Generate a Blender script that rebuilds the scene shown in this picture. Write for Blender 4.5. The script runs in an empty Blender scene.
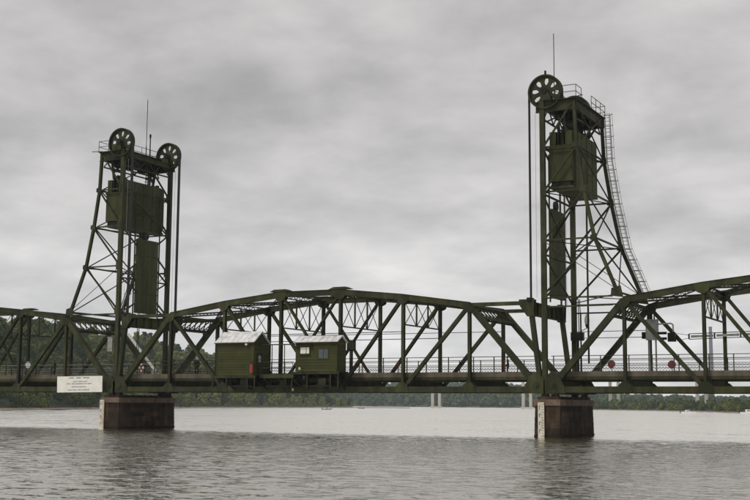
import bpy, bmesh, math, random
from mathutils import Vector, Matrix, noise as mnoise

random.seed(7)
SC = bpy.context.scene
COL = SC.collection
R = math.radians

# ------------------------------------------------------------------ camera
CAM = Vector((75.0807, -90.8911, 2.5))
YAW, TILT, ROLL, FPX = -0.4804, 0.1288, 0.0072, 1191.8552      # focal length in pixels of a 750 px wide frame
FW = Vector((math.sin(YAW)*math.cos(TILT), math.cos(YAW)*math.cos(TILT), math.sin(TILT)))
RT0 = Vector((math.cos(YAW), -math.sin(YAW), 0)); UP0 = RT0.cross(FW)
RT = math.cos(ROLL)*RT0 + math.sin(ROLL)*UP0
UP = -math.sin(ROLL)*RT0 + math.cos(ROLL)*UP0
cd = bpy.data.cameras.new('camera'); co = bpy.data.objects.new('camera', cd); COL.objects.link(co)
m = Matrix.Identity(4)
for i in range(3):
    m[i][0], m[i][1], m[i][2], m[i][3] = RT[i], UP[i], -FW[i], CAM[i]
co.matrix_world = m
cd.sensor_width = 36; cd.lens = 36*FPX/750; cd.clip_start = 0.5; cd.clip_end = 30000
SC.camera = co

def ray(u, v): return FW + RT*((u-375)/FPX) - UP*((v-250)/FPX)
def on_y(u, v, Y):
    d = ray(u, v); return CAM + d*((Y-CAM.y)/d.y)
def on_z(u, v, Z):
    d = ray(u, v); return CAM + d*((Z-CAM.z)/d.z)
def at_dist(u, dist, z=0.0):            # point on a bearing, at a horizontal distance
    d = ray(u, 404); h = Vector((d.x, d.y, 0)).normalized()
    return Vector((CAM.x + h.x*dist, CAM.y + h.y*dist, z))
def hor_v(u): return 404.4 + (u-379)*0.0072
def z_at(u, v, dist): return CAM.z + (hor_v(u)-v)*dist/FPX

# ------------------------------------------------------------------ sky, sun, exposure
SUN_EL, SUN_AZ = R(46), R(212)          # azimuth measured clockwise from +Y
world = bpy.data.worlds.new('World'); SC.world = world; world.use_nodes = True
nt = world.node_tree; nt.nodes.clear()
def N(t, tree=nt, **kw):
    n = tree.nodes.new(t)
    for k, val in kw.items(): setattr(n, k, val)
    return n
out = N('ShaderNodeOutputWorld')
sky = N('ShaderNodeTexSky', sky_type='NISHITA', sun_disc=False, sun_elevation=SUN_EL, sun_rotation=SUN_AZ)
bg1 = N('ShaderNodeBackground'); bg1.inputs['Strength'].default_value = 0.08
nt.links.new(sky.outputs[0], bg1.inputs['Color'])
tc = N('ShaderNodeTexCoord'); sep = N('ShaderNodeSeparateXYZ'); nt.links.new(tc.outputs['Generated'], sep.inputs[0])
def math_(op, a, b=None, tree=nt, c=None, clamp=False):
    n = tree.nodes.new('ShaderNodeMath'); n.operation = op; n.use_clamp = clamp
    for i, x in enumerate((a, b, c)):
        if x is None: continue
        if isinstance(x, (int, float)): n.inputs[i].default_value = x
        else: tree.links.new(x, n.inputs[i])
    return n.outputs[0]
zc = math_('ADD', math_('MAXIMUM', sep.outputs[2], 0.0), 0.24)
px = math_('DIVIDE', sep.outputs[0], zc); py = math_('DIVIDE', sep.outputs[1], zc)
comb = N('ShaderNodeCombineXYZ'); nt.links.new(px, comb.inputs[0]); nt.links.new(py, comb.inputs[1])
n1 = N('ShaderNodeTexNoise'); n1.inputs['Scale'].default_value = 0.9; n1.inputs['Detail'].default_value = 5; n1.inputs['Roughness'].default_value = 0.5; n1.inputs['Distortion'].default_value = 0.15
n2 = N('ShaderNodeTexNoise'); n2.inputs['Scale'].default_value = 3.4; n2.inputs['Detail'].default_value = 8; n2.inputs['Roughness'].default_value = 0.58; n2.inputs['Distortion'].default_value = 0.12
nt.links.new(comb.outputs[0], n1.inputs['Vector']); nt.links.new(comb.outputs[0], n2.inputs['Vector'])
mixn = math_('ADD', math_('MULTIPLY', n1.outputs['Fac'], 0.53), math_('MULTIPLY', n2.outputs['Fac'], 0.47))
ramp = N('ShaderNodeValToRGB'); nt.links.new(mixn, ramp.inputs[0])
e = ramp.color_ramp.elements
e[0].position = 0.34; e[0].color = (0.335, 0.320, 0.316, 1)
e[1].position = 0.655; e[1].color = (0.76, 0.73, 0.715, 1)
k = e.new(0.5); k.color = (0.552, 0.527, 0.518, 1)
bg2 = N('ShaderNodeBackground'); bg2.inputs['Strength'].default_value = 1.0
low = math_('POWER', math_('SUBTRACT', 1.0, math_('MINIMUM', math_('MAXIMUM', math_('DIVIDE', sep.outputs[2], 0.30), 0.0), 1.0)), 3.0)      # thinner, brighter cloud towards the horizon all round
gain = math_('ADD', 1.0, math_('MULTIPLY', low, 0.60))
vm = N('ShaderNodeVectorMath', operation='SCALE'); nt.links.new(ramp.outputs[0], vm.inputs[0]); nt.links.new(gain, vm.inputs['Scale'])
nt.links.new(vm.outputs[0], bg2.inputs['Color'])
mx = N('ShaderNodeMixShader'); mx.inputs[0].default_value = 0.95
nt.links.new(bg1.outputs[0], mx.inputs[1]); nt.links.new(bg2.outputs[0], mx.inputs[2]); nt.links.new(mx.outputs[0], out.inputs[0])

sl = bpy.data.lights.new('sun', 'SUN'); sl.energy = 1.4; sl.angle = R(14); sl.color = (1, 0.96, 0.9)
so = bpy.data.objects.new('sun', sl); COL.objects.link(so)
sd = Vector((math.sin(SUN_AZ)*math.cos(SUN_EL), math.cos(SUN_AZ)*math.cos(SUN_EL), math.sin(SUN_EL)))
so.rotation_euler = (-sd).to_track_quat('-Z', 'Y').to_euler(); so.location = (0, 0, 80)
SC.view_settings.view_transform = 'Standard'; SC.view_settings.look = 'None'
SC.view_settings.exposure = 0.15; SC.view_settings.gamma = 1.0; SC.view_settings.use_curve_mapping = False
SC.cycles.volume_bounces = 2; SC.cycles.max_bounces = 6; SC.cycles.diffuse_bounces = 3; SC.cycles.transparent_max_bounces = 8

# ------------------------------------------------------------------ materials
def material(name, cols, scale=1.0, rough=0.6, bump=0.0, bscale=20.0, stain=None, metallic=0.0, spec=0.4, stretch=(1, 1, 1), sscale=1.0, slo=0.55, shi=0.7, vary=0.0):
    """noise-mixed colours, an optional stain colour with its own shape, optional fine relief"""
    mt = bpy.data.materials.new(name); mt.use_nodes = True
    t = mt.node_tree; b = t.nodes['Principled BSDF']
    b.inputs['Roughness'].default_value = rough; b.inputs['Metallic'].default_value = metallic
    b.inputs['Specular IOR Level'].default_value = spec
    g = N('ShaderNodeNewGeometry', t); mp = N('ShaderNodeMapping', t); mp.inputs['Scale'].default_value = stretch
    t.links.new(g.outputs['Position'], mp.inputs[0])
    n = N('ShaderNodeTexNoise', t); n.inputs['Scale'].default_value = scale; n.inputs['Detail'].default_value = 5
    t.links.new(mp.outputs[0], n.inputs['Vector'])
    r = N('ShaderNodeValToRGB', t); t.links.new(n.outputs['Fac'], r.inputs[0])
    el = r.color_ramp.elements
    el[0].position = 0.33; el[0].color = (*cols[0], 1); el[1].position = 0.67; el[1].color = (*cols[-1], 1)
    for i, c in enumerate(cols[1:-1]):
        q = el.new(0.33 + 0.34*(i+1)/(len(cols)-1)); q.color = (*c, 1)
    col = r.outputs[0]
    if stain:
        s = N('ShaderNodeTexNoise', t); s.inputs['Scale'].default_value = sscale; s.inputs['Detail'].default_value = 7; s.inputs['Roughness'].default_value = 0.65
        t.links.new(mp.outputs[0], s.inputs['Vector'])
        sr = N('ShaderNodeValToRGB', t); t.links.new(s.outputs['Fac'], sr.inputs[0])
        sr.color_ramp.elements[0].position = slo; sr.color_ramp.elements[1].position = shi
        mxn = N('ShaderNodeMixRGB', t); t.links.new(sr.outputs[0], mxn.inputs[0]); t.links.new(col, mxn.inputs[1]); mxn.inputs[2].default_value = (*stain, 1)
        col = mxn.outputs[0]
    if vary:      # neighbouring pieces differ a little in age and shade of paint or stone
        oi = N('ShaderNodeObjectInfo', t); hs = N('ShaderNodeHueSaturation', t); t.links.new(col, hs.inputs['Color'])
        t.links.new(math_('ADD', 1-vary/2, math_('MULTIPLY', oi.outputs['Random'], vary, t), t), hs.inputs['Value'])
        t.links.new(math_('ADD', 0.86, math_('MULTIPLY', oi.outputs['Random'], 0.22, t), t), hs.inputs['Saturation']); col = hs.outputs[0]
    t.links.new(col, b.inputs['Base Color'])
    if bump:
        bn = N('ShaderNodeTexNoise', t); bn.inputs['Scale'].default_value = bscale; bn.inputs['Detail'].default_value = 4
        t.links.new(g.outputs['Position'], bn.inputs['Vector'])
        bp = N('ShaderNodeBump', t); bp.inputs['Strength'].default_value = bump; bp.inputs['Distance'].default_value = 0.03
        t.links.new(bn.outputs['Fac'], bp.inputs['Height']); t.links.new(bp.outputs[0], b.inputs['Normal'])
    return mt

M = {}
M['steel'] = material('green_steel_paint', [(0.021, 0.0235, 0.0098), (0.032, 0.0353, 0.0150), (0.051, 0.0545, 0.026)], 1.3, 0.7, 0.15, 9, spec=0.15, stain=(0.058, 0.034, 0.016), stretch=(1, 1, 0.4), sscale=2.6, slo=0.56, shi=0.70, vary=0.45)
M['steel_panel'] = material('green_sheet_paint', [(0.034, 0.039, 0.0125), (0.047, 0.053, 0.017), (0.062, 0.067, 0.024)], 0.8, 0.7, 0.1, 6, spec=0.15, stain=(0.030, 0.024, 0.011), stretch=(1, 1, 0.22), sscale=2.2, slo=0.54, shi=0.70, vary=0.3)
M['dark'] = material('dark_grease_shade_steel', [(0.008, 0.008, 0.006), (0.018, 0.018, 0.012)], 3, 0.6, spec=0.15)  # greasy machine steel; also serves as painted shade on the hut brackets
M['rope'] = material('dark_wire_rope', [(0.012, 0.012, 0.011), (0.025, 0.024, 0.022)], 6, 0.5)
M['galv'] = material('galvanised_grey', [(0.22, 0.225, 0.205), (0.32, 0.32, 0.295)], 2.5, 0.55, stain=(0.16, 0.14, 0.11), sscale=1.5)
M['siding'] = material('green_siding_paint', [(0.038, 0.041, 0.0115), (0.052, 0.055, 0.017)], 1.2, 0.75, 0.1, 12, stain=(0.04, 0.04, 0.014), sscale=1.2, slo=0.55, shi=0.75, spec=0.15, vary=0.4)
M['roof'] = material('pale_metal_roof', [(0.60, 0.60, 0.60), (0.76, 0.76, 0.755)], 1.5, 0.6, 0.1, 5, stain=(0.36, 0.34, 0.31), sscale=1.6, slo=0.5, shi=0.68)
M['glass'] = material('window_glass', [(0.03, 0.036, 0.045), (0.05, 0.055, 0.065)], 1, 0.08, spec=0.8)
M['concrete'] = material('weathered_deck_concrete', [(0.058, 0.046, 0.029), (0.095, 0.077, 0.052), (0.130, 0.106, 0.074)], 1.3, 0.85, 0.3, 14, stain=(0.07, 0.052, 0.036), stretch=(1, 1, 0.4), sscale=0.8)
M['asphalt'] = material('deck_asphalt', [(0.04, 0.04, 0.04), (0.06, 0.058, 0.055)], 2, 0.9)
M['stone'] = material('brown_pier_stone', [(0.024, 0.0155, 0.0095), (0.042, 0.028, 0.018), (0.072, 0.050, 0.033)], 1.1, 0.9, 0.4, 10, stain=(0.022, 0.017, 0.013), stretch=(1, 1, 0.35), sscale=0.7, slo=0.48, shi=0.66, spec=0.1, vary=0.8)
M['stone_wet'] = material('wet_dark_stone', [(0.012, 0.010, 0.007), (0.022, 0.018, 0.012)], 1.5, 0.85, 0.4, 10, spec=0.08)
M['stone_cap'] = material('pale_brown_cap_stone', [(0.085, 0.058, 0.038), (0.15, 0.108, 0.075)], 1.2, 0.85, 0.4, 10, stain=(0.05, 0.036, 0.025), sscale=0.9)
M['white'] = material('white_board_paint', [(0.68, 0.67, 0.60), (0.78, 0.77, 0.71)], 1.5, 0.6)
M['gauge'] = material('weathered_gauge_paint', [(0.46, 0.42, 0.33), (0.60, 0.56, 0.47)], 2.5, 0.7, stain=(0.33, 0.19, 0.09), sscale=1.6, slo=0.56, shi=0.68)
M['ink'] = material('black_lettering', [(0.09, 0.09, 0.09), (0.16, 0.16, 0.155)], 8, 0.7)
M['red'] = material('red_paint', [(0.24, 0.035, 0.018), (0.30, 0.05, 0.026)], 2, 0.5)
M['sign_red'] = material('faded_red_sign', [(0.11, 0.024, 0.020), (0.16, 0.040, 0.034)], 3, 0.5)
M['rust'] = material('rusty_paint', [(0.13, 0.035, 0.015), (0.19, 0.06, 0.03)], 2, 0.7)
M['lamp'] = material('opal_lamp_glass', [(0.62, 0.60, 0.42), (0.72, 0.70, 0.52)], 2, 0.25)
M['cloth_dark'] = material('dark_clothing', [(0.012, 0.012, 0.014), (0.022, 0.022, 0.026)], 6, 0.9)
M['skin'] = material('skin', [(0.42, 0.25, 0.17), (0.50, 0.31, 0.22)], 5, 0.6)
M['cap_white'] = material('white_cap', [(0.6, 0.6, 0.58), (0.7, 0.7, 0.68)], 5, 0.8)
M['hair'] = material('dark_hair', [(0.012, 0.009, 0.007), (0.02, 0.015, 0.011)], 9, 0.7)
M['pier_concrete'] = material('pale_new_concrete', [(0.40, 0.375, 0.33), (0.50, 0.47, 0.42)], 0.05, 0.85, stretch=(1, 1, 0.3))
M['chimney'] = material('grey_chimney_concrete', [(0.11, 0.10, 0.12), (0.15, 0.14, 0.16)], 0.02, 0.85)
M['bark'] = material('bark', [(0.045, 0.036, 0.026), (0.085, 0.07, 0.052)], 1.5, 0.9)
M['hullgrey'] = material('grey_boat_hull', [(0.08, 0.08, 0.078), (0.12, 0.12, 0.115)], 2, 0.4)
M['hullwhite'] = material('white_boat_hull', [(0.68, 0.68, 0.67), (0.78, 0.78, 0.77)], 1, 0.35)
M['soil'] = material('bank_soil', [(0.030, 0.036, 0.012), (0.055, 0.056, 0.022)], 0.08, 0.95, stain=(0.03, 0.045, 0.014), sscale=0.05)
M['sand'] = material('shore_sand', [(0.20, 0.155, 0.105), (0.28, 0.225, 0.16)], 0.15, 0.95)
M['bed'] = material('river_bed', [(0.05, 0.045, 0.03), (0.08, 0.07, 0.05)], 0.1, 0.95)

def leaf_material(name, cols):
    mt = bpy.data.materials.new(name); mt.use_nodes = True
    t = mt.node_tree; b = t.nodes['Principled BSDF']
    b.inputs['Roughness'].default_value = 0.75; b.inputs['Specular IOR Level'].default_value = 0.2
    oi = N('ShaderNodeObjectInfo', t); g = N('ShaderNodeNewGeometry', t)
    n = N('ShaderNodeTexNoise', t); n.inputs['Scale'].default_value = 0.11; n.inputs['Detail'].default_value = 6; n.inputs['Roughness'].default_value = 0.7
    t.links.new(g.outputs['Position'], n.inputs['Vector'])
    a = math_('ADD', math_('MULTIPLY', n.outputs['Fac'], 0.9, t), math_('MULTIPLY', oi.outputs['Random'], 0.6, t), t)
    a = math_('SUBTRACT', a, 0.28, t)
    r = N('ShaderNodeValToRGB', t); t.links.new(a, r.inputs[0]); el = r.color_ramp.elements
    el[0].position = 0.25; el[0].color = (*cols[0], 1); el[1].position = 0.75; el[1].color = (*cols[-1], 1)
    q = el.new(0.5); q.color = (*cols[1], 1)
    t.links.new(r.outputs[0], b.inputs['Base Color'])
    return mt
M['leaf'] = leaf_material('broadleaf_foliage', [(0.052, 0.070, 0.012), (0.100, 0.120, 0.021), (0.160, 0.172, 0.038)])
M['leaf_dark'] = leaf_material('dark_foliage', [(0.024, 0.042, 0.009), (0.048, 0.070, 0.014), (0.080, 0.102, 0.023)])
M['leaf_far'] = leaf_material('far_foliage', [(0.020, 0.042, 0.014), (0.036, 0.062, 0.019), (0.075, 0.100, 0.028)])

# ------------------------------------------------------------------ mesh helpers
class MB:
    def __init__(s): s.v = []; s.f = []
    def add(s, vs, fs):
        o = len(s.v); s.v += [tuple(x) for x in vs]; s.f += [tuple(i+o for i in f) for f in fs]; return s
    def box(s, lo, hi):
        x0, y0, z0 = lo; x1, y1, z1 = hi
        return s.add([(x0,y0,z0),(x1,y0,z0),(x1,y1,z0),(x0,y1,z0),(x0,y0,z1),(x1,y0,z1),(x1,y1,z1),(x0,y1,z1)],
                     [(0,3,2,1),(4,5,6,7),(0,1,5,4),(1,2,6,5),(2,3,7,6),(3,0,4,7)])
    def frame(s, a, b, up):
        a, b = Vector(a), Vector(b); d = (b-a).normalized(); up = Vector(up)
        sx = d.cross(up)
        if sx.length < 1e-4: up = Vector((1, 0, 0)) if abs(d.x) < .9 else Vector((0, 1, 0)); sx = d.cross(up)
        sx.normalize(); return a, b, sx, sx.cross(d)
    def beam(s, a, b, w, h, up=(0, 0, 1)):
        """box from a to b, w wide across, h along up"""
        a, b, x, y = s.frame(a, b, up); x = x*(w/2); y = y*(h/2)
        return s.add([a-x-y, a+x-y, a+x+y, a-x+y, b-x-y, b+x-y, b+x+y, b-x+y],
                     [(0,1,2,3),(7,6,5,4),(1,0,4,5),(2,1,5,6),(3,2,6,7),(0,3,7,4)])
    def ibeam(s, a, b, w, h, up=(0, 0, 1), t=0.04):
        """two flanges h apart along up, w wide, and a web"""
        a, b, x, y = s.frame(a, b, up)
        s.beam(a+y*(h/2-t/2), b+y*(h/2-t/2), w, t, y); s.beam(a-y*(h/2-t/2), b-y*(h/2-t/2), w, t, y)
        return s.beam(a, b, t, h-2*t-0.002, y)
    def laced(s, a, b, w, h, up=(0, 0, 1), c=0.09, step=None):
        """two chords h apart along up, joined by zigzag lacing"""
        a, b, x, y = s.frame(a, b, up)
        p0, p1 = a+y*(h/2-c/2), b+y*(h/2-c/2); q0, q1 = a-y*(h/2-c/2), b-y*(h/2-c/2)
        s.beam(p0, p1, w, c, y); s.beam(q0, q1, w, c, y)
        n = max(2, int((b-a).length/(step or h*1.0)))
        for i in range(n):
            t0, t1 = i/n, (i+1)/n
            A, B = (p0, q1) if i % 2 == 0 else (q0, p1)
            A0 = (p0 if i % 2 == 0 else q0).lerp(p1 if i % 2 == 0 else q1, t0)
            B0 = (q0 if i % 2 == 0 else p0).lerp(q1 if i % 2 == 0 else p1, t1)
            s.beam(A0, B0, w*0.25, c*0.7, y)
        return s
    def cyl(s, a, b, r, n=10, r2=None, caps=True):
        a, b, x, y = s.frame(a, b, (0, 0, 1)); r2 = r if r2 is None else r2
        vs = []; 
        for i in range(n):
            t = 2*math.pi*i/n; d = x*math.cos(t)+y*math.sin(t); vs += [a+d*r, b+d*r2]
        fs = [(2*i, 2*((i+1) % n), 2*((i+1) % n)+1, 2*i+1) for i in range(n)]
        if caps: fs += [tuple(range(2*n-2, -1, -2)), tuple(range(1, 2*n, 2))]
        return s.add(vs, fs)
    def pipe(s, pts, r, n=8):
        for a, b in zip(pts, pts[1:]): s.cyl(a, b, r, n)
        return s
    def prism(s, pts, vec):
        """polygon pts extruded by vec"""
        pts = [Vector(q) for q in pts]; vec = Vector(vec); n = len(pts)
        return s.add(pts+[q+vec for q in pts], [tuple(range(n-1, -1, -1)), tuple(range(n, 2*n))]+[(i, (i+1) % n, n+(i+1) % n, n+i) for i in range(n)])

def obj(name, mb, mat, parent=None, label=None):
    me = bpy.data.meshes.new(name)
    root = parent
    while root is not None and root.parent is not None: root = root.parent
    off = Vector(root.location) if root is not None else Vector((0, 0, 0))
    me.from_pydata([(x-off.x, y-off.y, z-off.z) for x, y, z in mb.v], [], mb.f); me.update()
    me.materials.append(M[mat] if isinstance(mat, str) else mat)
    bm = bmesh.new(); bm.from_mesh(me); bmesh.ops.recalc_face_normals(bm, faces=bm.faces); bm.to_mesh(me); bm.free()
    o = bpy.data.objects.new(name, me); COL.objects.link(o)
    if parent is not None: o.parent = parent
    if label: o['label'] = label
    return o
def tag(o, label, cat, group=None, kind=None):
    if label: o['label'] = label
    if cat: o['category'] = cat
    if group: o['group'] = group
    if kind: o['kind'] = kind
    return o
def thing(name, label, cat, loc, group=None):
    o = bpy.data.objects.new(name, None); COL.objects.link(o); o.location = loc; o.empty_display_size = 0.5
    return tag(o, label, cat, group)
def smooth(o):
    for q in o.data.polygons: q.use_smooth = True
    return o

# ------------------------------------------------------------------ river, ground
P = 6.096; S = 7*P; W = 7.5718; ZB = 3.764; U1, U2, U3 = 6.932, 7.82, 8.45
GR, GL = 0.8068, 0.6456
XR, XL = S+GR/2, -GL/2
UZ = [0, U1, U2, U3, U3, U2, U1, 0]

wm = bpy.data.materials.new('river_water'); wm.use_nodes = True; t = wm.node_tree; b = t.nodes['Principled BSDF']
b.inputs['IOR'].default_value = 1.33; b.inputs['Specular IOR Level'].default_value = 0.5
g = N('ShaderNodeNewGeometry', t); sp = N('ShaderNodeSeparateXYZ', t); t.links.new(g.outputs['Position'], sp.inputs[0])
# the edge between the ruffled open river and the slicker water on the near side of the bridge
en = N('ShaderNodeTexNoise', t); en.inputs['Scale'].default_value = 0.45; en.inputs['Detail'].default_value = 6; en.inputs['Roughness'].default_value = 0.7; t.links.new(g.outputs['Position'], en.inputs['Vector'])
edge = math_('ADD', sp.outputs[1], math_('MULTIPLY', math_('SUBTRACT', en.outputs['Fac'], 0.5, t), 8.0, t), t)
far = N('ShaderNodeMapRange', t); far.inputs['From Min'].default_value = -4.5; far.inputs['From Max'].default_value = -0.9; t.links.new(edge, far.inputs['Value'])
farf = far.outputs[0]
rot = N('ShaderNodeMapping', t); rot.inputs['Rotation'].default_value = (0, 0, R(28)); rot.inputs['Scale'].default_value = (0.55, 1.0, 1.0); t.links.new(g.outputs['Position'], rot.inputs[0])
def wn(scale, detail, rough=0.6):
    n = N('ShaderNodeTexNoise', t); n.inputs['Scale'].default_value = scale; n.inputs['Detail'].default_value = detail; n.inputs['Roughness'].default_value = rough
    t.links.new(rot.outputs[0], n.inputs['Vector']); return n.outputs['Fac']
# wavelet slopes: the normal leans by the slope of small waves at each point
def slope(scale, detail, off):
    mp_ = N('ShaderNodeMapping', t); mp_.inputs['Location'].default_value = (off, off*1.7, 0); t.links.new(rot.outputs[0], mp_.inputs[0])
    n = N('ShaderNodeTexNoise', t); n.inputs['Scale'].default_value = scale; n.inputs['Detail'].default_value = detail; n.inputs['Roughness'].default_value = 0.6
    t.links.new(mp_.outputs[0], n.inputs['Vector']); v = N('ShaderNodeVectorMath', t, operation='SUBTRACT'); t.links.new(n.outputs['Color'], v.inputs[0]); v.inputs[1].default_value = (.5, .5, .5)
    return v.outputs[0]
def vscale(v, k):
    q = N('ShaderNodeVectorMath', t, operation='SCALE'); t.links.new(v, q.inputs[0])
    if isinstance(k, (int, float)): q.inputs['Scale'].default_value = k
    else: t.links.new(k, q.inputs['Scale'])
    return q.outputs[0]
def vadd(a_, b_):
    q = N('ShaderNodeVectorMath', t, operation='ADD'); t.links.new(a_, q.inputs[0]); t.links.new(b_, q.inputs[1]); return q.outputs[0]
SL_NEAR, SL_FAR = 0.74, 0.52
amp = math_('ADD', SL_NEAR, math_('MULTIPLY', farf, SL_FAR-SL_NEAR, t), t)
wp = N('ShaderNodeTexNoise', t); wp.inputs['Scale'].default_value = 0.045; wp.inputs['Detail'].default_value = 3; t.links.new(rot.outputs[0], wp.inputs['Vector'])      # wind patches
amp = math_('MULTIPLY', amp, math_('ADD', 0.35, math_('MULTIPLY', wp.outputs['Fac'], 1.3, t), t), t)
sv = vscale(vadd(slope(1.9, 3, 0.0), vscale(slope(6.5, 3, 31.0), 0.9)), amp)
sv = vadd(sv, vscale(slope(0.16, 5, 77.0), math_('MULTIPLY', farf, 0.30, t)))      # longer wave groups on the open river
fl = N('ShaderNodeVectorMath', t, operation='MULTIPLY'); t.links.new(sv, fl.inputs[0]); fl.inputs[1].default_value = (1, 1, 0)
up_ = N('ShaderNodeCombineXYZ', t); up_.inputs[2].default_value = 1.0
BI_NEAR, BI_FAR = 0.09, 0.098          # short wind waves run towards the near bank: their steeper faces lean that way
wd_ = N('ShaderNodeCombineXYZ', t); wd_.inputs[0].default_value = 0.46; wd_.inputs[1].default_value = -0.887
lean = vscale(wd_.outputs[0], math_('ADD', BI_NEAR, math_('MULTIPLY', farf, BI_FAR-BI_NEAR, t), t))
nn = N('ShaderNodeVectorMath', t, operation='NORMALIZE'); t.links.new(vadd(vadd(fl.outputs[0], lean), up_.outputs[0]), nn.inputs[0]); t.links.new(nn.outputs[0], b.inputs['Normal'])
gl = N('ShaderNodeBsdfGlossy', t); gl.inputs['Roughness'].default_value = 0.03; gl.inputs['Color'].default_value = (1.0, 0.975, 0.915, 1); t.links.new(nn.outputs[0], gl.inputs['Normal'])
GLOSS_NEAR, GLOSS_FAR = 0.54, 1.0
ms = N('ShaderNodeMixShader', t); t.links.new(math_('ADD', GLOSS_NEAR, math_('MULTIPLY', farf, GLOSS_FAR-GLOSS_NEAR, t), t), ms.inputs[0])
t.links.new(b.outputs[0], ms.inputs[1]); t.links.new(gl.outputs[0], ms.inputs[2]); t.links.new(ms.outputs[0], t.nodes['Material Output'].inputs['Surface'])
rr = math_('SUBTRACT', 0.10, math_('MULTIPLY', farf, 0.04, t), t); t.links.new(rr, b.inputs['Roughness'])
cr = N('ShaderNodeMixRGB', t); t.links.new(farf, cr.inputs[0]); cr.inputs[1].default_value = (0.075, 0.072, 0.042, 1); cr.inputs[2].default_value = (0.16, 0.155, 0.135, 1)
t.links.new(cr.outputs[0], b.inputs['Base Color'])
M['water'] = wm
BIG = 4300
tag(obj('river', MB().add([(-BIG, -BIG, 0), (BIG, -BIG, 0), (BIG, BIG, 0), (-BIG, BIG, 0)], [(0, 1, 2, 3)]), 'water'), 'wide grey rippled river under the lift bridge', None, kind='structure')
tag(obj('ground', MB().add([(-BIG, -BIG, -4), (BIG, -BIG, -4), (BIG, BIG, -4), (-BIG, BIG, -4)], [(0, 1, 2, 3)]), 'bed'), 'river bed beneath the water', None, kind='structure')

# ------------------------------------------------------------------ piers
def pier(label, xc, gauge=None):
    t_ = thing('stone_pier', label, 'pier', (xc, W/2, 0), 'stone piers in the river')
    w = 2.0; y0, y1 = -0.75, W+0.28
    # stacked courses with a slight batter, joints recessed
    zs = [-3.0, 0.2, 0.72, 1.16, 1.60, 2.04, 2.48]
    rnd = random.Random(int(xc*10)+3)
    core = MB().box((xc-w/2+0.02, y0+0.02, -3.2), (xc+w/2-0.02, y1-0.02, 2.6)); obj('core', core, 'stone', t_)
    for i in range(len(zs)-1):
        z0, z1 = zs[i]+0.004, zs[i+1]-0.004; d = 0.07*(6-i)/6 + (0.02 if i == 0 else 0) + rnd.uniform(0, .01)
        # near and far faces: two stones each; long sides: five stones each
        a, c = xc-w/2-d, xc+w/2+d
        xm = a+(c-a)*(0.42 if i % 2 else 0.58)
        for (xa, xb) in ((a, xm-0.01), (xm+0.01, c)):
            o1 = rnd.uniform(0, .02); obj('stone_block', MB().box((xa, y0-d-o1, z0), (xb, y0+0.35, z1)), 'stone_wet' if i == 0 else 'stone', t_)
            obj('stone_block', MB().box((xa, y1-0.35, z0), (xb, y1+d, z1)), 'stone_wet' if i == 0 else 'stone', t_)
        ys = [y0+0.352+(y1-y0-0.704)*q/5 + (0 if q in (0, 5) else (0.35 if i % 2 else -0.35)) for q in range(6)]
        for ya, yb in zip(ys, ys[1:]):
            o1 = rnd.uniform(0, .02)
            obj('stone_block', MB().box((c-0.35, ya+0.01, z0), (c+o1, yb-0.01, z1)), 'stone_wet' if i == 0 else 'stone', t_)
            obj('stone_block', MB().box((a-o1, ya+0.01, z0), (a+0.35, yb-0.01, z1)), 'stone_wet' if i == 0 else 'stone', t_)
    obj('cap', MB().box((xc-w/2-0.1, y0-0.12, 2.49), (xc+w/2+0.1, y1+0.12, 2.98)), 'stone_cap', t_)
    obj('bearing_ledge', MB().box((xc-w/2+0.15, y0+0.15, 2.985), (xc+w/2-0.15, y1-0.15, 3.2)), 'stone', t_)
    for yy in (0, W):
        for dx in (-0.42, 0.42):
            obj('bearing_shoe', MB().prism([(xc+dx-.3, yy-.25, 3.2), (xc+dx+.3, yy-.25, 3.2), (xc+dx+.16, yy-.25, 3.53), (xc+dx-.16, yy-.25, 3.53)], (0, .5, 0)), 'dark', t_)
    if gauge:
        x0, gl = gauge
        g_ = thing('water_gauge', gl, 'gauge', (x0, y0-0.2, 0), 'water gauges on the piers')
        yy = y0-0.22
        obj('board', MB().box((x0, yy, -0.5), (x0+0.52, yy+0.05, 2.75)), 'gauge', g_)
        for q in range(13):
            z = 0.1+q*0.205
            obj('tick', MB().box((x0+0.32, yy-0.008, z), (x0+(0.51 if q % 3 == 0 else 0.44), yy+0.002, z+0.05)), 'ink', g_)
        for q in range(4):
            z = 0.36+q*0.615
            obj('numeral', MB().box((x0+0.10, yy-0.008, z), (x0+0.16, yy+0.002, z+0.28)).box((x0+0.1601, yy-0.008, z+0.22), (x0+0.28, yy+0.002, z+0.28)), 'ink', g_)
        for q in (0.02, 0.45):
            obj('batten', MB().box((x0+q, yy+0.052, -0.5), (x0+q+0.05, y0-0.02, 2.45)), 'rust', g_)
pier('brown stone pier under the smaller, left lift tower', XL+0.08, (XL-1.05, 'white gauge board at the left edge of the left pier'))
pier('brown stone pier under the larger, right lift tower', XR+0.42, (XR-0.3, 'white gauge board on the near face of the right pier'))

# ------------------------------------------------------------------ truss spans
def gusset(mb, c, pts, y, t=0.03):
    for s_ in (-1, 1):
        mb.prism([(c[0]+dx, y+s_*(0.235+0.004)-(t if s_ < 0 else 0), c[1]+dz) for dx, dz in pts], (0, t, 0))
def lattice_panel(x0, x1, y, z0, z1, step=0.24, w=0.022):
    mb = MB(); h = z1-z0; n = int((x1-x0+h)/step)
    for sgn in (1, -1):
        for i in range(n+1):
            a = x0-h+i*step; p0, p1 = a, a+h
            t0, t1 = max(0, (x0-p0)/h), min(1, (x1-p0)/h)
            if t1-t0 < 0.05: continue
            za, zb = (z0+h*t0, z0+h*t1) if sgn > 0 else (z1-h*t0, z1-h*t1)
            mb.beam((p0+h*t0, y+sgn*0.012, za), (p0+h*t1, y+sgn*0.012, zb), w, 0.012, (0, 1, 0))
    return mb

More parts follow.
